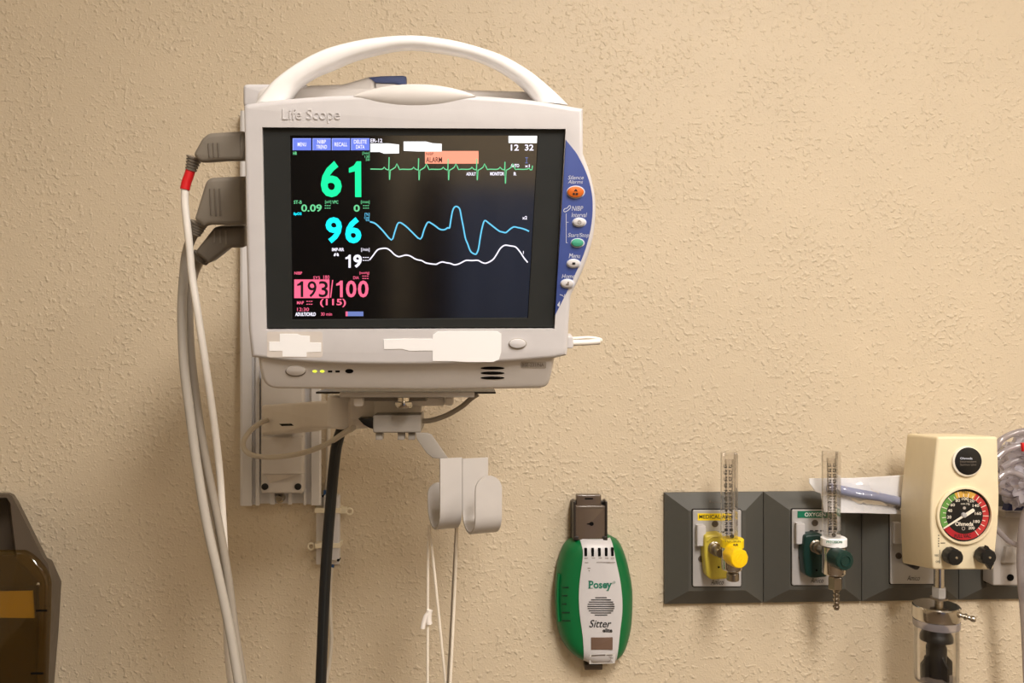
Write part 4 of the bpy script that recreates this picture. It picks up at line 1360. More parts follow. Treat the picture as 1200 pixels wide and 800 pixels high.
# ================================================================== GAS OUTLETS
GW = .006
uA = UP(W, 778.3, 640, GW)[0]; uD = UP(W, 1123.5, 640, GW)[0]
uw = (uD - uA) / 3
vTop = UP(W, 778.3, 577.3, GW)[1]; vBot = UP(W, 779, 707.5, GW)[1]
names = ['grey square gas outlet with yellow medical air label, leftmost on the wall', 'grey square gas outlet with green oxygen label, second from left',
         'grey square outlet mostly hidden behind the ivory suction regulator', 'grey square outlet at right edge behind the bagged tubing']
plates = [(811.5, 597, 868, 686.5), (927.5, 596.5, 983, 685), (1042.5, 596, 1098, 683.5), (1154.5, 595, 1208, 682)]
outs = []
for k in range(4):
    u0 = uA + k * uw
    t = thing('gas_outlet', names[k], 'outlet', (u0 + uw / 2, WALL_Y, 1.5 + vBot), group='grey gas outlets in a row')
    outs.append(t)
    x0, y0, x1, y1 = plates[k]
    po = pxrr(W, x0, y0, x1, y1, .022, .0025)
    bm = newbm()
    o_ = ccw([(u0 + .0006, vBot), (u0 + uw - .0006, vBot), (u0 + uw - .0006, vTop), (u0 + .0006, vTop)])
    ring0 = [(p, 0.0) for p in o_]; 
    ins = .0225
    iu = .031
    i_ = ccw([(u0 + iu, vBot + ins), (u0 + uw - iu, vBot + ins), (u0 + uw - iu, vTop - ins), (u0 + iu, vTop - ins)])
    L0 = [bm.verts.new(W @ Vector((*p, .0003))) for p in o_]
    L1 = [bm.verts.new(W @ Vector((*p, GW))) for p in o_]
    L2 = [bm.verts.new(W @ Vector((*p, .022))) for p in i_]
    for a, b in ((L0, L1), (L1, L2)):
        for i in range(4): bm.faces.new((a[i], a[(i + 1) % 4], b[(i + 1) % 4], b[i]))
    bm.faces.new(L2); bm.faces.new(L0[::-1])
    part('surround', bm, 'gunmetal', t, smooth=0)
    bm = newbm(); slab(bm, W, pxrr(W, x0 - 1, y0 - 1, x1 + 1, y1 + 1, .022, .003), .021, .0224, bev=.0002); part('plate_gap', bm, 'hole', t)
    bm = newbm(); slab(bm, W, po, .021, .0245, bev=.0006); pl_ = part('cover_plate', bm, 'plate', t)
    # latch: white wedge
    lx = (815.4, 931.6, 1045.6, 1158)[k]
    ly = (616, 613.6, 613, 612)[k]
    bm = newbm()
    PZ = .0245
    a0 = UP(W, lx, ly, PZ); a1 = UP(W, lx + 11, ly + 24, PZ + .012)
    fu0, fu1 = UP(W, lx + 2, ly, PZ + .012)[0], UP(W, lx + 12, ly, PZ + .012)[0]
    bu0, bu1 = UP(W, lx - .5, ly, PZ)[0], UP(W, lx + 7, ly, PZ)[0]
    vt_, vb_ = UP(W, lx, ly, PZ + .012)[1], UP(W, lx, ly + 24, PZ + .012)[1]
    pr_ = [(bu0, PZ - .001), (bu0, PZ + .004), (fu0, PZ + .012), (fu1, PZ + .012), (fu1, PZ - .001)]
    A1 = [bm.verts.new(W @ Vector((u, vt_, w_))) for u, w_ in pr_]; B1 = [bm.verts.new(W @ Vector((u, vb_ - (.003 if i in (0, 1) else 0), w_))) for i, (u, w_) in enumerate(pr_)]
    for i in range(5): bm.faces.new((A1[i], A1[(i + 1) % 5], B1[(i + 1) % 5], B1[i]))
    bm.faces.new(A1); bm.faces.new(B1[::-1])
    bmesh.ops.bevel(bm, geom=bm.edges[:], offset=.0008, segments=2, affect='EDGES')
    part('release_latch', bm, 'white', t, label='white release latch')
    for sx, sy in (((838, 613.6), (822, 654.6)), ((955, 612.4), (939.4, 653)), ((1067, 612), (1053, 651)), ((1180, 611), (1168, 650)))[k]:
        bm = newbm()
        Fs = frame(W @ Vector((*UP(W, sx, sy, PZ), 0)), FACE)
        lathe(bm, Fs, [(0, PZ + .0004), (.0022, PZ + .0004), (.0022, PZ + .0014), (.0042, PZ + .0014), (.0046, PZ), (.0046, PZ - .001)], 16)
        sc_ = part('screw', bm, 'cabinet_grey', t)
    # signature print at the foot of the plate
    fx = (833, 950, 1063, 1176)[k]; fy = (678.8, 676.6, 674, 671)[k]
    lettering(W, 'Amico', fx, fy, fx + 15, fy + 6, PZ + .0004, 'print_black', pl_, shear=.35, bold=-.005)
lettering(W, 'Amico', 829, 586, 845, 591.5, .0152, 'print_grey', outs[0], shear=.35, bold=-.01, name='embossed_lettering')
bm = newbm(); slab(bm, W, pxrr(W, 817.6, 601.4, 857, 609.6, .025, .0006), .0245, .0251); l_ = part('gas_label', bm, 'yellow_label', outs[0], label='yellow label')
lettering(W, 'MEDICAL AIR', 819.4, 603, 855.4, 607.6, .0254, 'print_black', l_, bold=.012)
bm = newbm(); slab(bm, W, pxrr(W, 934.6, 598.6, 975, 606.6, .025, .0006), .0245, .0251); l_ = part('gas_label', bm, 'o2_label', outs[1], label='green label')
lettering(W, 'OXYGEN', 943, 600.4, 967.4, 605, .0254, 'label', l_, bold=.01)
for ti, xs, y in ((0, (832, 838.5, 845), 622.4), (1, (949, 955, 961), 621)):
    flat('small_print', W, lambda b: [pxrect(b, W, x, y, x + 4, y + 1.6, .0249) for x in xs], 'print_black', outs[ti])

# ---------------------------------------------------------------- flowmeters
def flowmeter(lab, P):
    t = thing('flowmeter', lab, 'flowmeter', (*UPW(P['cx'], P['ybot'], WALL_Y - .075),), group='gas flowmeters on the wall outlets')
    wF = .082
    # quick connect adapter on the outlet
    bm = newbm(); slab(bm, W, roundpoly(ups(W, P['adapter'], .044), .004), .0252, .044, bev=.003, segs=3)
    part('adapter', bm, P['am'], t, label=P['al'])
    if P.get('lip'):
        bm = newbm(); tube(bm, cr([W @ Vector((*UP(W, x, y, .0445), .0445)) for x, y in P['lip']], 4), .0011, 8); part('adapter_lip', bm, P['am'], t)
    cxy = UP(W, *P['stem'], .05)
    Fs = frame(W @ Vector((*cxy, 0)), FACE)
    bm = newbm(); lathe(bm, Fs, [(0, .040), (.009, .040), (.009, .046), (.007, .047), (.007, .052), (.0085, .052), (.0085, .056), (.006, .057), (.006, .075), (0, .075)], 20)
    part('stem', bm, 'nickel', t)
    # body (vertical cylinder)
    bx0, by0, bx1, by1 = P['body']
    uc = (UP(W, bx0, by0, wF)[0] + UP(W, bx1, by0, wF)[0]) / 2
    r = (UP(W, bx1, by0, wF)[0] - UP(W, bx0, by0, wF)[0]) / 2
    Z = lambda y, w_=wF: UP(W, P['cx'], y, w_)[1] + 1.5
    yb = WALL_Y - wF
    Fz = zframe(uc, yb, 0)
    bm = newbm(); lathe(bm, Fz, [(0, Z(by1)), (r * .9, Z(by1)), (r, Z(by1 - 2)), (r, Z(by0)), (0, Z(by0))], 28); part('body', bm, 'chrome', t)
    l0, l1 = P['band']
    bm = newbm(); lathe(bm, Fz, [(0, Z(l1)), (r * 1.07, Z(l1)), (r * 1.07, Z(l0)), (r * .95, Z(l0 - 1.2)), (0, Z(l0 - 1.2))], 28)
    bd = part('label_band', bm, P['bm'], t)
    for s, x0, y0, x1, y1, b_ in P['bandtext']:
        lettering(WF(yb - r * 1.08), s, x0, y0, x1, y1, 0.0004, 'print_black' if P['bm'] != 'label' else 'posey_text', bd, bold=b_)
    # clear square tube with scale
    tx0, tx1, ty0, ty1 = P['tube']
    tu0, tu1 = UP(W, tx0, 600, wF)[0], UP(W, tx1, 600, wF)[0]
    du_ = (tu1 - tu0)
    bm = newbm()
    Fu = zframe((tu0 + tu1) / 2, yb, 0)
    slab(bm, Fu, rrect(-du_ / 2, -du_ / 2, du_ / 2, du_ / 2, .003), Z(ty1), Z(ty0), bev=.001, segs=2)
    part('clear_tube', bm, 'clear', t, label='clear square measuring tube')
    bm = newbm()
    lathe(bm, Fu, [(0, Z(ty1)), (du_ * .22, Z(ty1 - .5)), (du_ * .30, Z(ty0 + 8)), (0, Z(ty0 + 8))], 16)
    part('inner_bore', bm, 'clear', t)
    Fsc = WF(yb - du_ * .2)
    sc_ = newbm(); nb = newbm()
    n = P['n']
    for k in range(n):
        y = ty0 + 17 + (ty1 - ty0 - 24) * k / (n - 1)
        c0 = P['tcx'] + (y - 580) * P.get('lean', 0)
        long_ = k % 2 == 0
        pxrect(sc_, Fsc, c0 - (4.2 if long_ else 3), y, c0 - .8, y + 1.1, 0)
        pxrect(sc_, Fsc, c0 + .8, y, c0 + (4.2 if long_ else 3), y + 1.1, 0)
    facefix(sc_, Fsc)
    part('scale_marks', sc_, 'print_black', t, smooth=0, fix=False)
    for k, s in enumerate(P['nums']):
        y = ty0 + 14 + (ty1 - ty0 - 26) * k / (len(P['nums']) - 1)
        c0 = P['tcx'] + (y - 580) * P.get('lean', 0)
        lettering(Fsc, s, c0 - 5, y, c0 - 1.2, y + 3.6, .0006, 'print_black', t, 'scale_number', bold=.02)
        lettering(Fsc, s, c0 + 1.2, y, c0 + 5, y + 3.6, .0006, 'print_black', t, 'scale_number', bold=.02)
    # float ball
    bm = newbm(); bmesh.ops.create_icosphere(bm, subdivisions=2, radius=.0028, matrix=Matrix.Translation((uc, yb, Z(ty1 - 3)))); part('float_ball', bm, 'black', t)
    # knob towards the viewer
    kx, ky, kr, kl = P['knob']
    kc = UP(W, kx, ky, wF + kl)
    Fk = frame(W @ Vector((kc[0], kc[1], 0)), Matrix.Rotation(rad(P.get('kyaw', 0)), 3, 'Z') @ FACE)
    Fk = frame(W @ Vector((kc[0], kc[1], wF + kl)), Matrix.Rotation(rad(P.get('kyaw', 0)), 3, 'Z') @ FACE)
    bm = newbm(); seg = 36
    rows_ = []
    for rr, w_ in ((kr * .55, -kl * .75), (kr * .92, -kl * .7), (kr, -kl * .6), (kr, -.002), (kr * .92, 0), (kr * .6, .0004)):
        ring = []
        for j in range(seg):
            a = 2 * math.pi * j / seg
            f = 1 + (.035 if (j // 2) % 2 == 0 and w_ < -.001 else 0)
            ring.append(bm.verts.new(Fk @ Vector((rr * f * math.cos(a), rr * f * math.sin(a), w_))))
        rows_.append(ring)
    for a, b in zip(rows_, rows_[1:]):
        for j in range(seg): bm.faces.new((a[j], a[(j + 1) % seg], b[(j + 1) % seg], b[j]))
    bm.faces.new(rows_[-1]); bm.faces.new(rows_[0][::-1])
    kn = part('knob', bm, P['km'], t, label=P['kl'], smooth=30)
    if P.get('kridge'):
        for d in (-.45, -.15, .15, .45):
            bm = newbm(); a = rad(35)
            c0 = Vector((d * kr * math.cos(a), -d * kr * math.sin(a)));  dd = Vector((math.sin(a), math.cos(a))) * kr * .5
            tube(bm, [Fk @ Vector((*(c0 - dd), .0006)), Fk @ Vector((*(c0 + dd), .0006))], .0006, 6); part('knob_ridge', bm, P['km'], kn)
    else:
        bm = newbm(); lathe(bm, Fk, [(kr * .62, .0002), (kr * .55, .0018), (kr * .5, .0018), (kr * .45, .0006), (0, .0006)], 24); part('knob_cap', bm, P['km'], kn)
    # outlet nut and nipple
    for nm, x0, y0, x1, y1, hexa in P['outlet']:
        u0, u1 = UP(W, x0, y0, wF)[0], UP(W, x1, y0, wF)[0]
        rr = (u1 - u0) / 2
        bm = newbm(); Fo = zframe((u0 + u1) / 2, yb, 0)
        if nm == 'hose_barb':
            prof = []
            nb_ = 5
            za, zb_ = Z(y1), Z(y0)
            for q in range(nb_):
                z0 = za + (zb_ - za) * q / nb_; z1 = za + (zb_ - za) * (q + 1) / nb_
                prof += [(rr * .7, z0), (rr, z1 - (z1 - z0) * .25), (rr * .75, z1 - .0001)]
            lathe(bm, Fo, [(0, za)] + prof + [(0, zb_)], 16)
        else:
            lathe(bm, Fo, [(0, Z(y1)), (rr * .9, Z(y1)), (rr, Z(y1 - 1)), (rr, Z(y0 + 1)), (rr * .9, Z(y0)), (0, Z(y0))], 6 if hexa else 20)
        part(nm, bm, 'nickel', t, smooth=20 if hexa else 35)
    bm = newbm(); lathe(bm, frame(W @ Vector((*UP(W, *P['dot'], .0445), 0)), FACE), [(0, .0447), (.0014, .0447), (.0014, .043)], 10); part('pin', bm, 'hole', t)
    return t
flowmeter('air flowmeter with yellow knob and clear scale tube on the leftmost outlet', dict(
    cx=858, ybot=680, stem=(838.5, 643), am='yellow', al='yellow outlet adapter', adapter=[(826, 627), (845, 625), (853, 632), (853, 678.5), (834, 679.5), (828.5, 676), (825.5, 650)],
    lip=[(829, 634), (834, 629.4), (842, 628.4)], body=(845.4, 640, 870.4, 667), band=(631.4, 640.4), bm='yellow_label',
    bandtext=[('AIR', 858.6, 636.8, 865.4, 639.6, .03), ('PRECISION', 850, 632.6, 868, 635.4, .01)],
    tube=(846.2, 862.8, 530, 631), tcx=853.4, lean=.012, n=21, nums=['15', '12', '10', '8', '7', '6', '5', '4', '3', '2', '1'],
    knob=(867, 654.6, .0125, .034), kyaw=12, km='knob_yellow', kl='bright yellow ridged knob', kridge=True,
    outlet=[('outlet_collar', 853, 667, 865.5, 671, False), ('outlet_nut', 851.6, 671, 866, 680, False)], dot=(842.4, 664.4)))
flowmeter('oxygen flowmeter with dark green knob and hose barb on the second outlet', dict(
    cx=977, ybot=714, stem=(958, 641), am='o2_green', al='dark green outlet adapter', adapter=[(943, 627), (962, 625), (970, 632), (970, 676), (952, 678), (944, 674), (941.5, 650)],
    lip=None, body=(963.6, 640, 990.6, 672), band=(630, 638.4), bm='label', bandtext=[('PRECISION', 968.4, 633.2, 987, 636.4, .02)],
    tube=(965.6, 982.6, 528.6, 629.6), tcx=975.4, lean=.012, n=25, nums=['15', '14', '12', '10', '9', '8', '7', '6', '5', '4', '3', '2', '1'],
    knob=(990.6, 657, .0128, .034), kyaw=10, km='o2_green', kl='dark green round knob',
    outlet=[('outlet_collar', 972, 671, 985, 675, False), ('outlet_nut', 970.6, 675, 987, 690, True), ('hose_barb', 976, 690, 984, 714, False)], dot=(957, 668)))

# ================================================================== PACKAGED TUBING
t = thing('tubing_package', 'clear film and white paper packet of tubing tucked behind the suction regulator', 'packet', (*UPW(1005, 602, WALL_Y - .04),))
PKW = .046
bm = newbm()
pk = ups(W, [(948.4, 560.4), (966, 560.2), (1000, 560), (1032, 558.4), (1060, 556.4), (1060, 602.6), (1020, 601.4), (980, 600.6), (966, 600), (962, 578), (956, 576), (952, 570.5), (948.6, 566)], PKW)
slab(bm, W, pk, PKW - .0015, PKW, bev=.0004, segs=1)
part('paper_backing', bm, 'label', t)
bm = newbm()
tube(bm, cr([W @ Vector((*UP(W, x, y, PKW + .006), PKW + .006)) for x, y in ((970, 571), (983, 573.4), (1005, 578), (1030, 582.4), (1062, 589))], 6), .0062, 12, flat=.8)
part('tubing', bm, 'tube_blue', t, label='blue grey tubing')
bm = newbm()
NX, NY = 44, 16
grid = []
rr_ = random.Random(3)
for j in range(NY + 1):
    row = []
    for i in range(NX + 1):
        s, q = i / NX, j / NY
        x = 966 + 95 * s; y = 559.5 + 41.5 * q - 2.5 * s * (1 - q)
        u, v = UP(W, x, y, PKW)
        yy = 571 + 17 * s
        bulge = .0135 * math.exp(-((y - yy) / 9.0) ** 2)
        z = PKW + .0008 + bulge + .0012 * math.sin(9 * s + 7 * q) * math.sin(math.pi * q) + .0016 * max(0, math.sin(22 * s - 11 * q)) ** 4 * math.sin(math.pi * q) + rr_.uniform(0, .0009)
        row.append(bm.verts.new(W @ Vector((u, v, z))))
    grid.append(row)
for j in range(NY):
    for i in range(NX): bm.faces.new((grid[j][i], grid[j][i + 1], grid[j + 1][i + 1], grid[j + 1][i]))
part('clear_film', bm, 'film', t, label='crinkled clear film', smooth=60)

# ================================================================== SUCTION REGULATOR
rg = thing('suction_regulator', 'ivory suction regulator with round gauge, two black knobs and a clear trap jar below', 'regulator', (*UPW(1112, 800, WALL_Y - .09),))
RW, RB = .145, .062
bm = newbm()
fr = [(1098.5, 511.5), (1169.5, 511.5), (1172, 597), (1164.8, 667.5), (1093.6, 667.5), (1089.6, 598)]
bk = [(1063.6, 507.8), (1128, 507.8), (1129, 596), (1124, 661), (1057.8, 660), (1055, 595)]
fo = roundpoly(ups(W, fr, RW), [.004, .004, .03, .004, .004, .03][::-1], 4)
bo = roundpoly(ups(W, bk, RB), [.004, .004, .03, .004, .004, .03][::-1], 4)
fo_in = inset(fo, .003)
L = [[bm.verts.new(W @ Vector((*p, RB))) for p in bo]]
for k in range(5):
    a = rad(90 * k / 4)
    L.append([bm.verts.new(W @ Vector((*p, RW - .003 * (1 - math.sin(a))))) for p in inset(fo, .003 * (1 - math.cos(a)))])
for a, b in zip(L, L[1:]):
    n = len(a)
    for i in range(n): bm.faces.new((a[i], a[(i + 1) % n], b[(i + 1) % n], b[i]))
bm.faces.new(L[-1]); bm.faces.new(L[0][::-1])
part('housing', bm, 'ivory', rg)
# badge
def disc(name, cx, cy, rpx, w0, w1, m, parent, bev=.0008, label=None, n=36):
    c_ = UP(W, cx, cy, w1); r_ = UP(W, cx + rpx, cy, w1)[0] - c_[0]
    bm = newbm(); slab(bm, W, [(c_[0] + r_ * math.cos(2 * math.pi * k / n), c_[1] + r_ * math.sin(2 * math.pi * k / n)) for k in range(n)], w0, w1, bev=bev, segs=2)
    return part(name, bm, m, parent, label=label)
disc('badge_rim', 1134, 540.8, 17.4, RW - .001, RW + .0035, 'dial_white', rg, .0015)
bdg = disc('badge', 1135, 540.2, 15.7, RW, RW + .0042, 'black', rg, .0004, label='round black badge')
BZ = RW + .0045
lettering(W, 'Ohmeda', 1125.2, 535.6, 1139.6, 538.2, BZ, 'print_white', bdg, bold=.02)
lettering(W, 'Intermittent', 1125.2, 539.4, 1144.4, 541.8, BZ, 'print_grey', bdg)
lettering(W, 'Suction Unit', 1125.2, 543, 1144.4, 545.4, BZ, 'print_grey', bdg)
# gauge
gc = (1131.6, 604)
c_ = UP(W, *gc, RW + .004); r1 = UP(W, gc[0] + 33.4, gc[1], RW + .004)[0] - c_[0]; r0 = UP(W, gc[0] + 30.4, gc[1], RW + .004)[0] - c_[0]
circ = lambda r, n=48: [(c_[0] + r * math.cos(2 * math.pi * k / n), c_[1] + r * math.sin(2 * math.pi * k / n)) for k in range(n)]
bm = newbm(); slab(bm, W, circ(r1), RW - .001, RW + .004, bev=.0012, segs=3, holes=[circ(r0)]); part('gauge_rim', bm, 'ivory', rg)
GZ = RW - .0004 + .0008
bm = newbm(); slab(bm, W, circ(r0 * 1.01), RW - .002, GZ); gd = part('gauge_face', bm, 'black', rg, label='black gauge dial with coloured ring')
gcx, gcy = 1130.2, 603.8
def sector(b, a0, a1, ri, ro, w):
    n = max(2, int(abs(a1 - a0) / 6))
    prev = None
    for k in range(n + 1):
        a = rad(a0 + (a1 - a0) * k / n)
        p = UP(W, gcx + ri * math.cos(a), gcy - ri * math.sin(a), w); q = UP(W, gcx + ro * math.cos(a), gcy - ro * math.sin(a), w)
        cur_ = (b.verts.new(W @ Vector((*p, w))), b.verts.new(W @ Vector((*q, w))))
        if prev: b.faces.new((prev[0], prev[1], cur_[1], cur_[0]))
        prev = cur_
for a0, a1, m in ((114.4, 212.7, 'g_green'), (61.6, 114.4, 'g_yellow'), (-54.7, 61.6, 'g_red'), (-147.3, -54.7, 'g_darkred')):
    flat('dial_band', W, lambda b: sector(b, a0, a1, 21.6, 28.6, GZ + .0003), m, gd)
def ticks(b):
    for k in range(21):
        a = 212.7 - k * (212.7 + 54.7) / 20
        ro = 28.4 if k % 2 == 0 else 25.2
        if k % 2 == 0 and k % 4 != 0 and k not in (6, 14): ro = 26.4
        sector(b, a - .9, a + .9, 21.6, ro, GZ + .0006)
flat('dial_ticks', W, ticks, 'dial_white', gd)
for s, x, y in (('20', 1112.4, 605.6), ('40', 1113.2, 598), ('60', 1116.4, 591.4), ('80', 1122.4, 586.2), ('100', 1131, 584.2), ('120', 1138, 586.6), ('140', 1143.6, 592.2), ('160', 1146.2, 601.4), ('180', 1144.4, 610.8), ('200', 1138.4, 618.4)):
    hw = 1.25 * len(s)
    lettering(W, s, x - hw, y - 1.7, x + hw, y + 1.7, GZ + .0006, 'dial_white', gd, 'dial_number', bold=.01)
lettering(W, 'mm Hg', 1126, 588.8, 1136.4, 591.8, GZ + .0006, 'dial_white', gd)
lettering(W, 'Ohmeda', 1119.4, 611.2, 1140.6, 616, GZ + .0006, 'dial_white', gd, bold=.02)
lettering(W, 'FULL VAC', 1118.6, 625.6, 1138, 630, GZ + .0007, 'print_black', gd, bold=.01)
lettering(W, 'MED', 1127.2, 574.6, 1135, 577.8, GZ + .0007, 'print_black', gd)
flat('dial_symbol', W, lambda b: (pxpoly(b, W, ellipse(1130.2, 595, 1.8, 1.8, 12), GZ + .0006), ribbon(b, W, ellipse(1129, 619, 1.7, 2, 12) + [(1130.7, 619)], .6, GZ + .0006)), 'print_faint', gd)
NZ = RW + .0025
bm = newbm(); slab(bm, W, ups(W, [(1105.4, 619), (1106, 618.2), (1128.6, 603.4), (1130, 605.6), (1106.4, 619.6)], NZ), NZ - .0006, NZ); nd = part('needle', bm, 'dial_white', gd)
bm = newbm(); slab(bm, W, roundpoly(ups(W, [(1129.4, 602.6), (1140.4, 595.4), (1142.6, 597.6), (1142, 599.2), (1131.4, 606)], NZ), .0008), NZ - .0006, NZ); part('needle_tail', bm, 'dial_white', gd)
disc('needle_hub', 1130.6, 603.6, 2.8, NZ - .002, NZ + .0012, 'plate', gd, .0004, n=18)
# knobs
def rknob(base, w1, rpx, pointer):
    c_ = UP(W, *base, RW); r_ = UP(W, base[0] + rpx, base[1], RW)[0] - c_[0]
    Fk = frame(W @ Vector((c_[0], c_[1], RW)), FACE)
    bm = newbm(); seg = 40; rows_ = []
    for rr, w_ in ((r_ * .8, -.001), (r_ * .8, .002), (r_, .003), (r_ * .96, w1 - .002), (r_ * .85, w1), (r_ * .3, w1 + .0003)):
        rows_.append([bm.verts.new(Fk @ Vector((rr * (1 + (.03 if j % 4 < 2 and w_ < w1 - .001 else 0)) * math.cos(2 * math.pi * j / seg), rr * (1 + (.03 if j % 4 < 2 and w_ < w1 - .001 else 0)) * math.sin(2 * math.pi * j / seg), w_))) for j in range(seg)])
    for a, b in zip(rows_, rows_[1:]):
        for j in range(seg): bm.faces.new((a[j], a[(j + 1) % seg], b[(j + 1) % seg], b[j]))
    bm.faces.new(rows_[0][::-1]); bm.faces.new(rows_[-1])
    if pointer:
        slab(bm, Fk, [(-.003, -r_ * .8), (.0025, -r_ * 1.55), (.007, -r_ * .7)], w1 - .008, w1 - .001)
        slab(bm, Fk, [(-.004, r_ * .7), (-.001, r_ * 1.35), (.003, r_ * .8)], w1 - .008, w1 - .001)
    k_ = part('control_knob', bm, 'black', rg, label='black control knob with pointer' if pointer else 'round black control knob', smooth=30)
    bm = newbm(); lathe(bm, Fk, [(0, w1 + .0014), (.0016, w1 + .0012), (.002, w1)], 14); part('knob_screw', bm, 'chrome', k_)
rknob((1111.6, 649.4), .017, 9.4, False)
rknob((1149.4, 648.8), .018, 9.2, True)
RZ = RW + .0004
def marks(b):
    for y in (626.5, 630, 633, 636, 639): pxrect(b, W, 1099.4, y, 1100.6, y + 1.4, RZ)
    pxrect(b, W, 1102.4, 635.6, 1107.6, 636.5, RZ)
    pxrect(b, W, 1101, 644, 1101.6, 660, RZ)
flat('scale_print', W, marks, 'print_black', rg)
lettering(W, 'REG', 1095.6, 649.2, 1100, 651.6, RZ, 'print_black', rg)
lettering(W, 'OFF', 1096.6, 656.6, 1102, 659, RZ, 'print_black', rg)
# rear plug to the outlet
bm = newbm(); lathe(bm, frame(W @ Vector((*UP(W, 1085, 630, .05), 0)), FACE), [(0, .0248), (.014, .0248), (.014, .045), (.011, .046), (.011, RB), (0, RB)], 20); part('outlet_plug', bm, 'plate', rg)
disc('lower_bolt', 1074, 663.4, 4.2, .030, .058, 'holder_dark', rg, .001, n=18)
# trap under the regulator
JW = .102
jx = lambda px: UP(W, px, 700, JW)[0]
Z = lambda y: UP(W, 1100, y, JW)[1] + 1.5
jc_ = (jx(1073) + jx(1121.5)) / 2; jr = (jx(1121.5) - jx(1073)) / 2
yj = WALL_Y - JW
pxr = (jx(1101) - jx(1100))
Fp = zframe(jx(1100.3), yj, 0)
bm = newbm(); lathe(bm, Fp, [(0, Z(690)), (pxr * 5.6, Z(690)), (pxr * 5.6, Z(665)), (0, Z(665))], 20); part('down_pipe', bm, 'chrome', rg)
bm = newbm(); lathe(bm, Fp, [(0, Z(699.5)), (pxr * 7.4, Z(699.5)), (pxr * 8, Z(698)), (pxr * 8, Z(689)), (pxr * 7.4, Z(687.6)), (0, Z(687.6))], 6); part('pipe_nut', bm, 'plate', rg, smooth=20)
bm = newbm(); lathe(bm, Fp, [(0, Z(708)), (pxr * 4.5, Z(708)), (pxr * 4.5, Z(703)), (pxr * 9.5, Z(701.4)), (pxr * 9.5, Z(699.6)), (0, Z(699.6))], 20); part('pipe_collar', bm, 'nickel', rg)
Fj = zframe(jc_, yj, 0)
bm = newbm(); lathe(bm, Fj, [(0, Z(724)), (jr * 1.02, Z(724)), (jr * 1.05, Z(722)), (jr * 1.05, Z(709.5)), (jr, Z(708)), (0, Z(707.4))], 36); part('trap_lid', bm, 'chrome', rg, label='chrome trap lid')
bm = newbm(); lathe(bm, Fj, [(jr * .9, Z(733)), (jr * 1.02, Z(733)), (jr * 1.03, Z(731)), (jr * 1.03, Z(725)), (jr * .9, Z(724.2))], 36); part('jar_collar', bm, 'smoke', rg)
bm = newbm(); lathe(bm, Fj, [(0, Z(797)), (jr * .93, Z(797)), (jr * .97, Z(795.5)), (jr * .99, Z(733)), (jr * .94, Z(733)), (jr * .92, Z(794)), (0, Z(794.6))], 36); part('clear_jar', bm, 'clear_jar', rg, label='clear trap jar')
bm = newbm(); lathe(bm, Fj, [(0, Z(796.6)), (jr * .90, Z(796.6)), (jr * .92, Z(793.4)), (0, Z(792.6))], 36); part('jar_base', bm, 'smoke', rg)
bm = newbm()
lathe(bm, Fj, [(0, Z(749)), (jr * .76, Z(749)), (jr * .76, Z(746)), (jr * .55, Z(736)), (jr * .4, Z(733)), (0, Z(733))], 24)
lathe(bm, Fj, [(0, Z(792)), (jr * .42, Z(792)), (jr * .46, Z(758)), (jr * .36, Z(751)), (jr * .34, Z(748)), (0, Z(748))], 20)
part('float', bm, 'float_', rg, label='charcoal float valve')
for k in range(4):
    a = rad(8 + 90 * k)
    Fv = Matrix.Translation((jc_, yj, 0)) @ Matrix.Rotation(a, 4, 'Z') @ Matrix(((1, 0, 0, 0), (0, 0, -1, 0), (0, 1, 0, 0), (0, 0, 0, 1)))
    bm = newbm(); slab(bm, Fv, [(jr * .3, Z(791.6)), (jr * .82, Z(791.6)), (jr * .82, Z(776)), (jr * .5, Z(768)), (jr * .3, Z(760))], -.0015, .0015); part('float_fin', bm, 'float_', rg)
q0 = Vector((jc_ + jr * .7, yj - jr * .72, Z(715))); qd = Vector((.9, -.35, -.22)).normalized()
bm = newbm(); zax = qd; xax = zax.cross(Vector((0, 0, 1))).normalized(); yax = zax.cross(xax)
Fq = frame(q0, Matrix((xax, yax, zax)).transposed())
lathe(bm, Fq, [(0, -.008), (.0042, -.008), (.0042, .001), (.003, .002), (.003, .005), (.0044, .0065), (.0044, .008), (.0028, .010), (.0028, .0125), (.004, .0145), (.0042, .017), (.003, .019), (0, .019)], 16)
part('hose_nipple', bm, 'chrome', rg)

# ================================================================== RIGHT EDGE: BRACKET, BAG, TUBE
br = thing('slide_bracket', 'pale grey canister slide bracket at right edge under the plastic bag', 'bracket', (*UPW(1185, 686, WALL_Y - .03),))
bm = newbm(); slab(bm, W, pxrr(W, 1164, 604, 1197, 686, .05, .002), .0262, .050, bev=.002); part('bracket_body', bm, 'bracket', br)
bm = newbm(); slab(bm, W, ups(W, [(1180, 641), (1186, 640), (1191, 656), (1192, 659.5), (1176, 659.5)], .0565), .05, .0565, bev=.001); part('slide_wedge', bm, 'bracket', br)
flat('bracket_seam', W, lambda b: (pxrect(b, W, 1189, 659.5, 1189.7, 685, .0503), pxrect(b, W, 1173.4, 620, 1174, 685, .0503)), 'print_faint', br)
bm = newbm(); slab(bm, W, pxell(W, 1184.4, 676.6, 4, 4, .051, 18), .049, .0508); part('screw_hole', bm, 'hole', br)
bm = newbm(); slab(bm, W, pxrr(W, 1177, 599, 1212, 607, .062, .002), .0262, .062, bev=.002); part('bracket_ledge', bm, 'bracket', br)
bag = thing('tubing_bag', 'crumpled translucent plastic bag of tubing at right edge beside the regulator', 'bag', (*UPW(1195, 598, WALL_Y - .07),))
bm = newbm()
rr_ = random.Random(11)
NB, NA = 34, 56
rows = []
from mathutils import noise as mn
cbag = UPW(1216, 553, WALL_Y - .085)
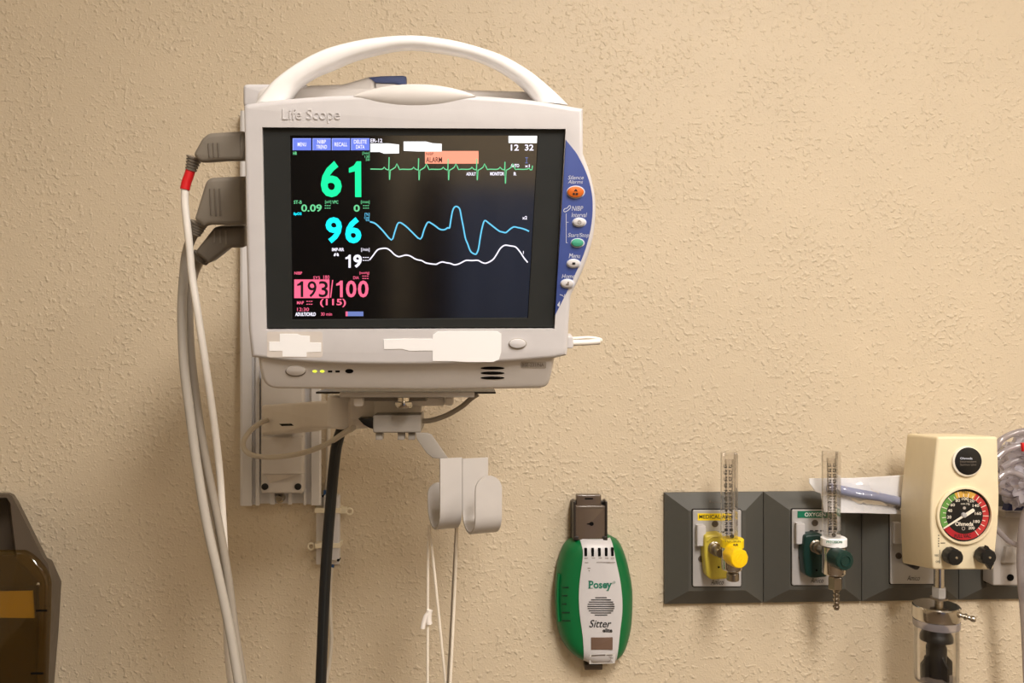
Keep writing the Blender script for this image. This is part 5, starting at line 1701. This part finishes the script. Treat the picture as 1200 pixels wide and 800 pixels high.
for j in range(NB + 1):
    th = math.pi * j / NB
    ring = []
    for i in range(NA):
        ph = 2 * math.pi * i / NA
        d = Vector((math.sin(th) * math.cos(ph), math.sin(th) * math.sin(ph), math.cos(th)))
        f = 0.86 + .55 * (1 - 2.2 * abs(mn.noise(d * 1.9 + Vector((3.1, 0, 0))))) * .4 + .20 * (1 - 3 * abs(mn.noise(d * 4.6))) + .06 * mn.noise(d * 11)
        ring.append(bm.verts.new(cbag + Vector((d.x * .050 * f, d.y * .038 * f, d.z * .050 * f))))
    rows.append(ring)
for a, b in zip(rows, rows[1:]):
    for i in range(NA): bm.faces.new((a[i], a[(i + 1) % NA], b[(i + 1) % NA], b[i]))
bmesh.ops.remove_doubles(bm, verts=bm.verts[:], dist=1e-5)
part('bag_film', bm, 'bag', bag, smooth=25)
for k, pts in enumerate(([(1166, 527), (1174, 515), (1190, 507), (1212, 503)], [(1168, 536), (1180, 527), (1196, 522), (1216, 520)],
                         [(1170, 560), (1182, 553), (1198, 558), (1216, 570)], [(1171, 575), (1184, 580), (1198, 577), (1214, 580)], [(1174, 548), (1186, 541), (1200, 538), (1214, 545)])):
    bm = newbm(); cable(bm, pts, WALL_Y - .09 - .012 * (k % 3), .0042, 8, 12); part('tubing_coil', bm, 'smoke', bag)
bm = newbm(); F = WF(WALL_Y - .12); slab(bm, F, ups(F, [(1198, 519), (1206, 519), (1206, 528), (1199, 529)]), -.004, 0, bev=.001); part('red_mark', bm, 'red', bag, label='small red tab')
t = thing('blue_clip', 'small navy blue plastic clip below the bag at right edge', 'clip', (*UPW(1190, 600, WALL_Y - .07),))
bm = newbm(); slab(bm, W, ups(W, [(1180.5, 598.6), (1184.4, 587.4), (1192, 586.6), (1199, 589), (1202, 598.6)], .075), .0625, .075, bev=.002); part('clip_body', bm, 'navy', t)
t = thing('suction_tube', 'translucent grey tube hanging at right edge beside the bracket', 'tube', (*UPW(1198, 720, WALL_Y - .09),))
bm = newbm(); cable(bm, [(1212, 590), (1203, 605), (1198.6, 640), (1199, 680), (1203, 730), (1206, 800)], WALL_Y - .095, .0072, 8, 16); part('hose', bm, 'smoke', t)
t = thing('suction_tube', 'thin translucent tube curving from the regulator side over the bracket', 'tube', (*UPW(1180, 632, WALL_Y - .08),))
bm = newbm(); cable(bm, [(1160, 612), (1170, 622), (1181, 633), (1191, 638), (1206, 640)], WALL_Y - .08, .0036, 8, 14); part('hose', bm, 'smoke', t)

# ================================================================== SHARPS CONTAINER, LOWER LEFT
sh = thing('sharps_container', 'dark taupe wall cabinet with amber translucent container at lower left edge', 'container', (*UPW(10, 860, WALL_Y),))
SWF, SWB = .075, .0005
bm = newbm()
frt = [(-60, 578.6), (10, 578.6), (14, 581), (17.5, 587), (50, 652), (56, 660), (60.5, 682), (59, 720), (57, 800), (56, 900), (-60, 900)]
bak = [(-60, 577), (12, 577), (17, 579.5), (22, 587), (55, 653), (61, 656), (72, 681), (68.5, 740), (63.5, 800), (60, 900), (-60, 900)]
hol = [(-55, 583), (8, 583), (12.5, 590), (14.5, 612), (18, 640), (20, 655), (34, 668), (46, 682), (47, 720), (44, 800), (42, 890), (-55, 890)]
fo, bo = ups(W, frt, SWF), ups(W, bak, SWB)
A = [bm.verts.new(W @ Vector((*p, SWF))) for p in fo]; B = [bm.verts.new(W @ Vector((*p, SWB))) for p in bo]
n = len(A)
for i in range(n): bm.faces.new((A[i], A[(i + 1) % n], B[(i + 1) % n], B[i]))
hf = ups(W, hol, SWF)
H = [bm.verts.new(W @ Vector((*p, SWF))) for p in hf]; hb2 = ups(W, [(x - 3, y) for x, y in hol], .02); H2 = [bm.verts.new(W @ Vector((*p, .02))) for p in hb2]
m_ = len(H)
for i in range(m_): bm.faces.new((H[i], H[(i + 1) % m_], H2[(i + 1) % m_], H2[i]))
for f in tessellate_polygon([[Vector((*p, 0)) for p in fo], [Vector((*p, 0)) for p in hf]]): bm.faces.new([(A + H)[i] for i in f])
for f in tessellate_polygon([[Vector((*p, 0)) for p in hb2]]): bm.faces.new([H2[i] for i in f])
part('cabinet_shell', bm, 'cabinet_grey', sh, label='dark taupe shell')
bm = newbm()
am = ups(W, [(-55, 646), (24, 646)] + cr2([(27, 646.6), (36, 652), (47, 663), (54.5, 676), (56.5, 686)], 3) + [(55.5, 725), (52.6, 800), (50, 890), (-55, 890)], .086)
slab(bm, W, am, .0765, .086, bev=.005, segs=4)
part('amber_front', bm, 'amber', sh, label='amber translucent container front')
bm = newbm()
slab(bm, W, ups(W, [(-50, 694), (38, 692), (40, 724), (-50, 723)], .06), .058, .060); part('yellow_label', bm, 'amber_label', sh, label='yellow label seen through amber plastic')
bm = newbm(); slab(bm, W, roundpoly(ups(W, [(-50, 651), (26, 651), (44, 666), (46, 685), (-50, 686)], .07), .004), .066, .070); part('interior_shade', bm, 'interior_dark', sh, label='dark sheet for the shaded interior behind the amber front')  # dark sheet put in for the shade inside the container
for x0, x1, y in ((42, 54.6, 715.4), (36, 50.6, 789)):
    bm = newbm(); slab(bm, W, ups(W, [(x0, y - 1), (x1, y - 1), (x1, y + 1), (x0, y + 1)], .087), .0855, .0872); part('level_mark', bm, 'hole', sh)
bm = newbm(); lathe(bm, frame(W @ Vector((*UP(W, 44, 684.6, .088), 0)), FACE), [(0, .0885), (.0012, .0882), (.0022, .087), (.0024, .084)], 14); part('highlight_spot', bm, 'chrome', sh)  # bright dot standing in for a highlight on the plastic
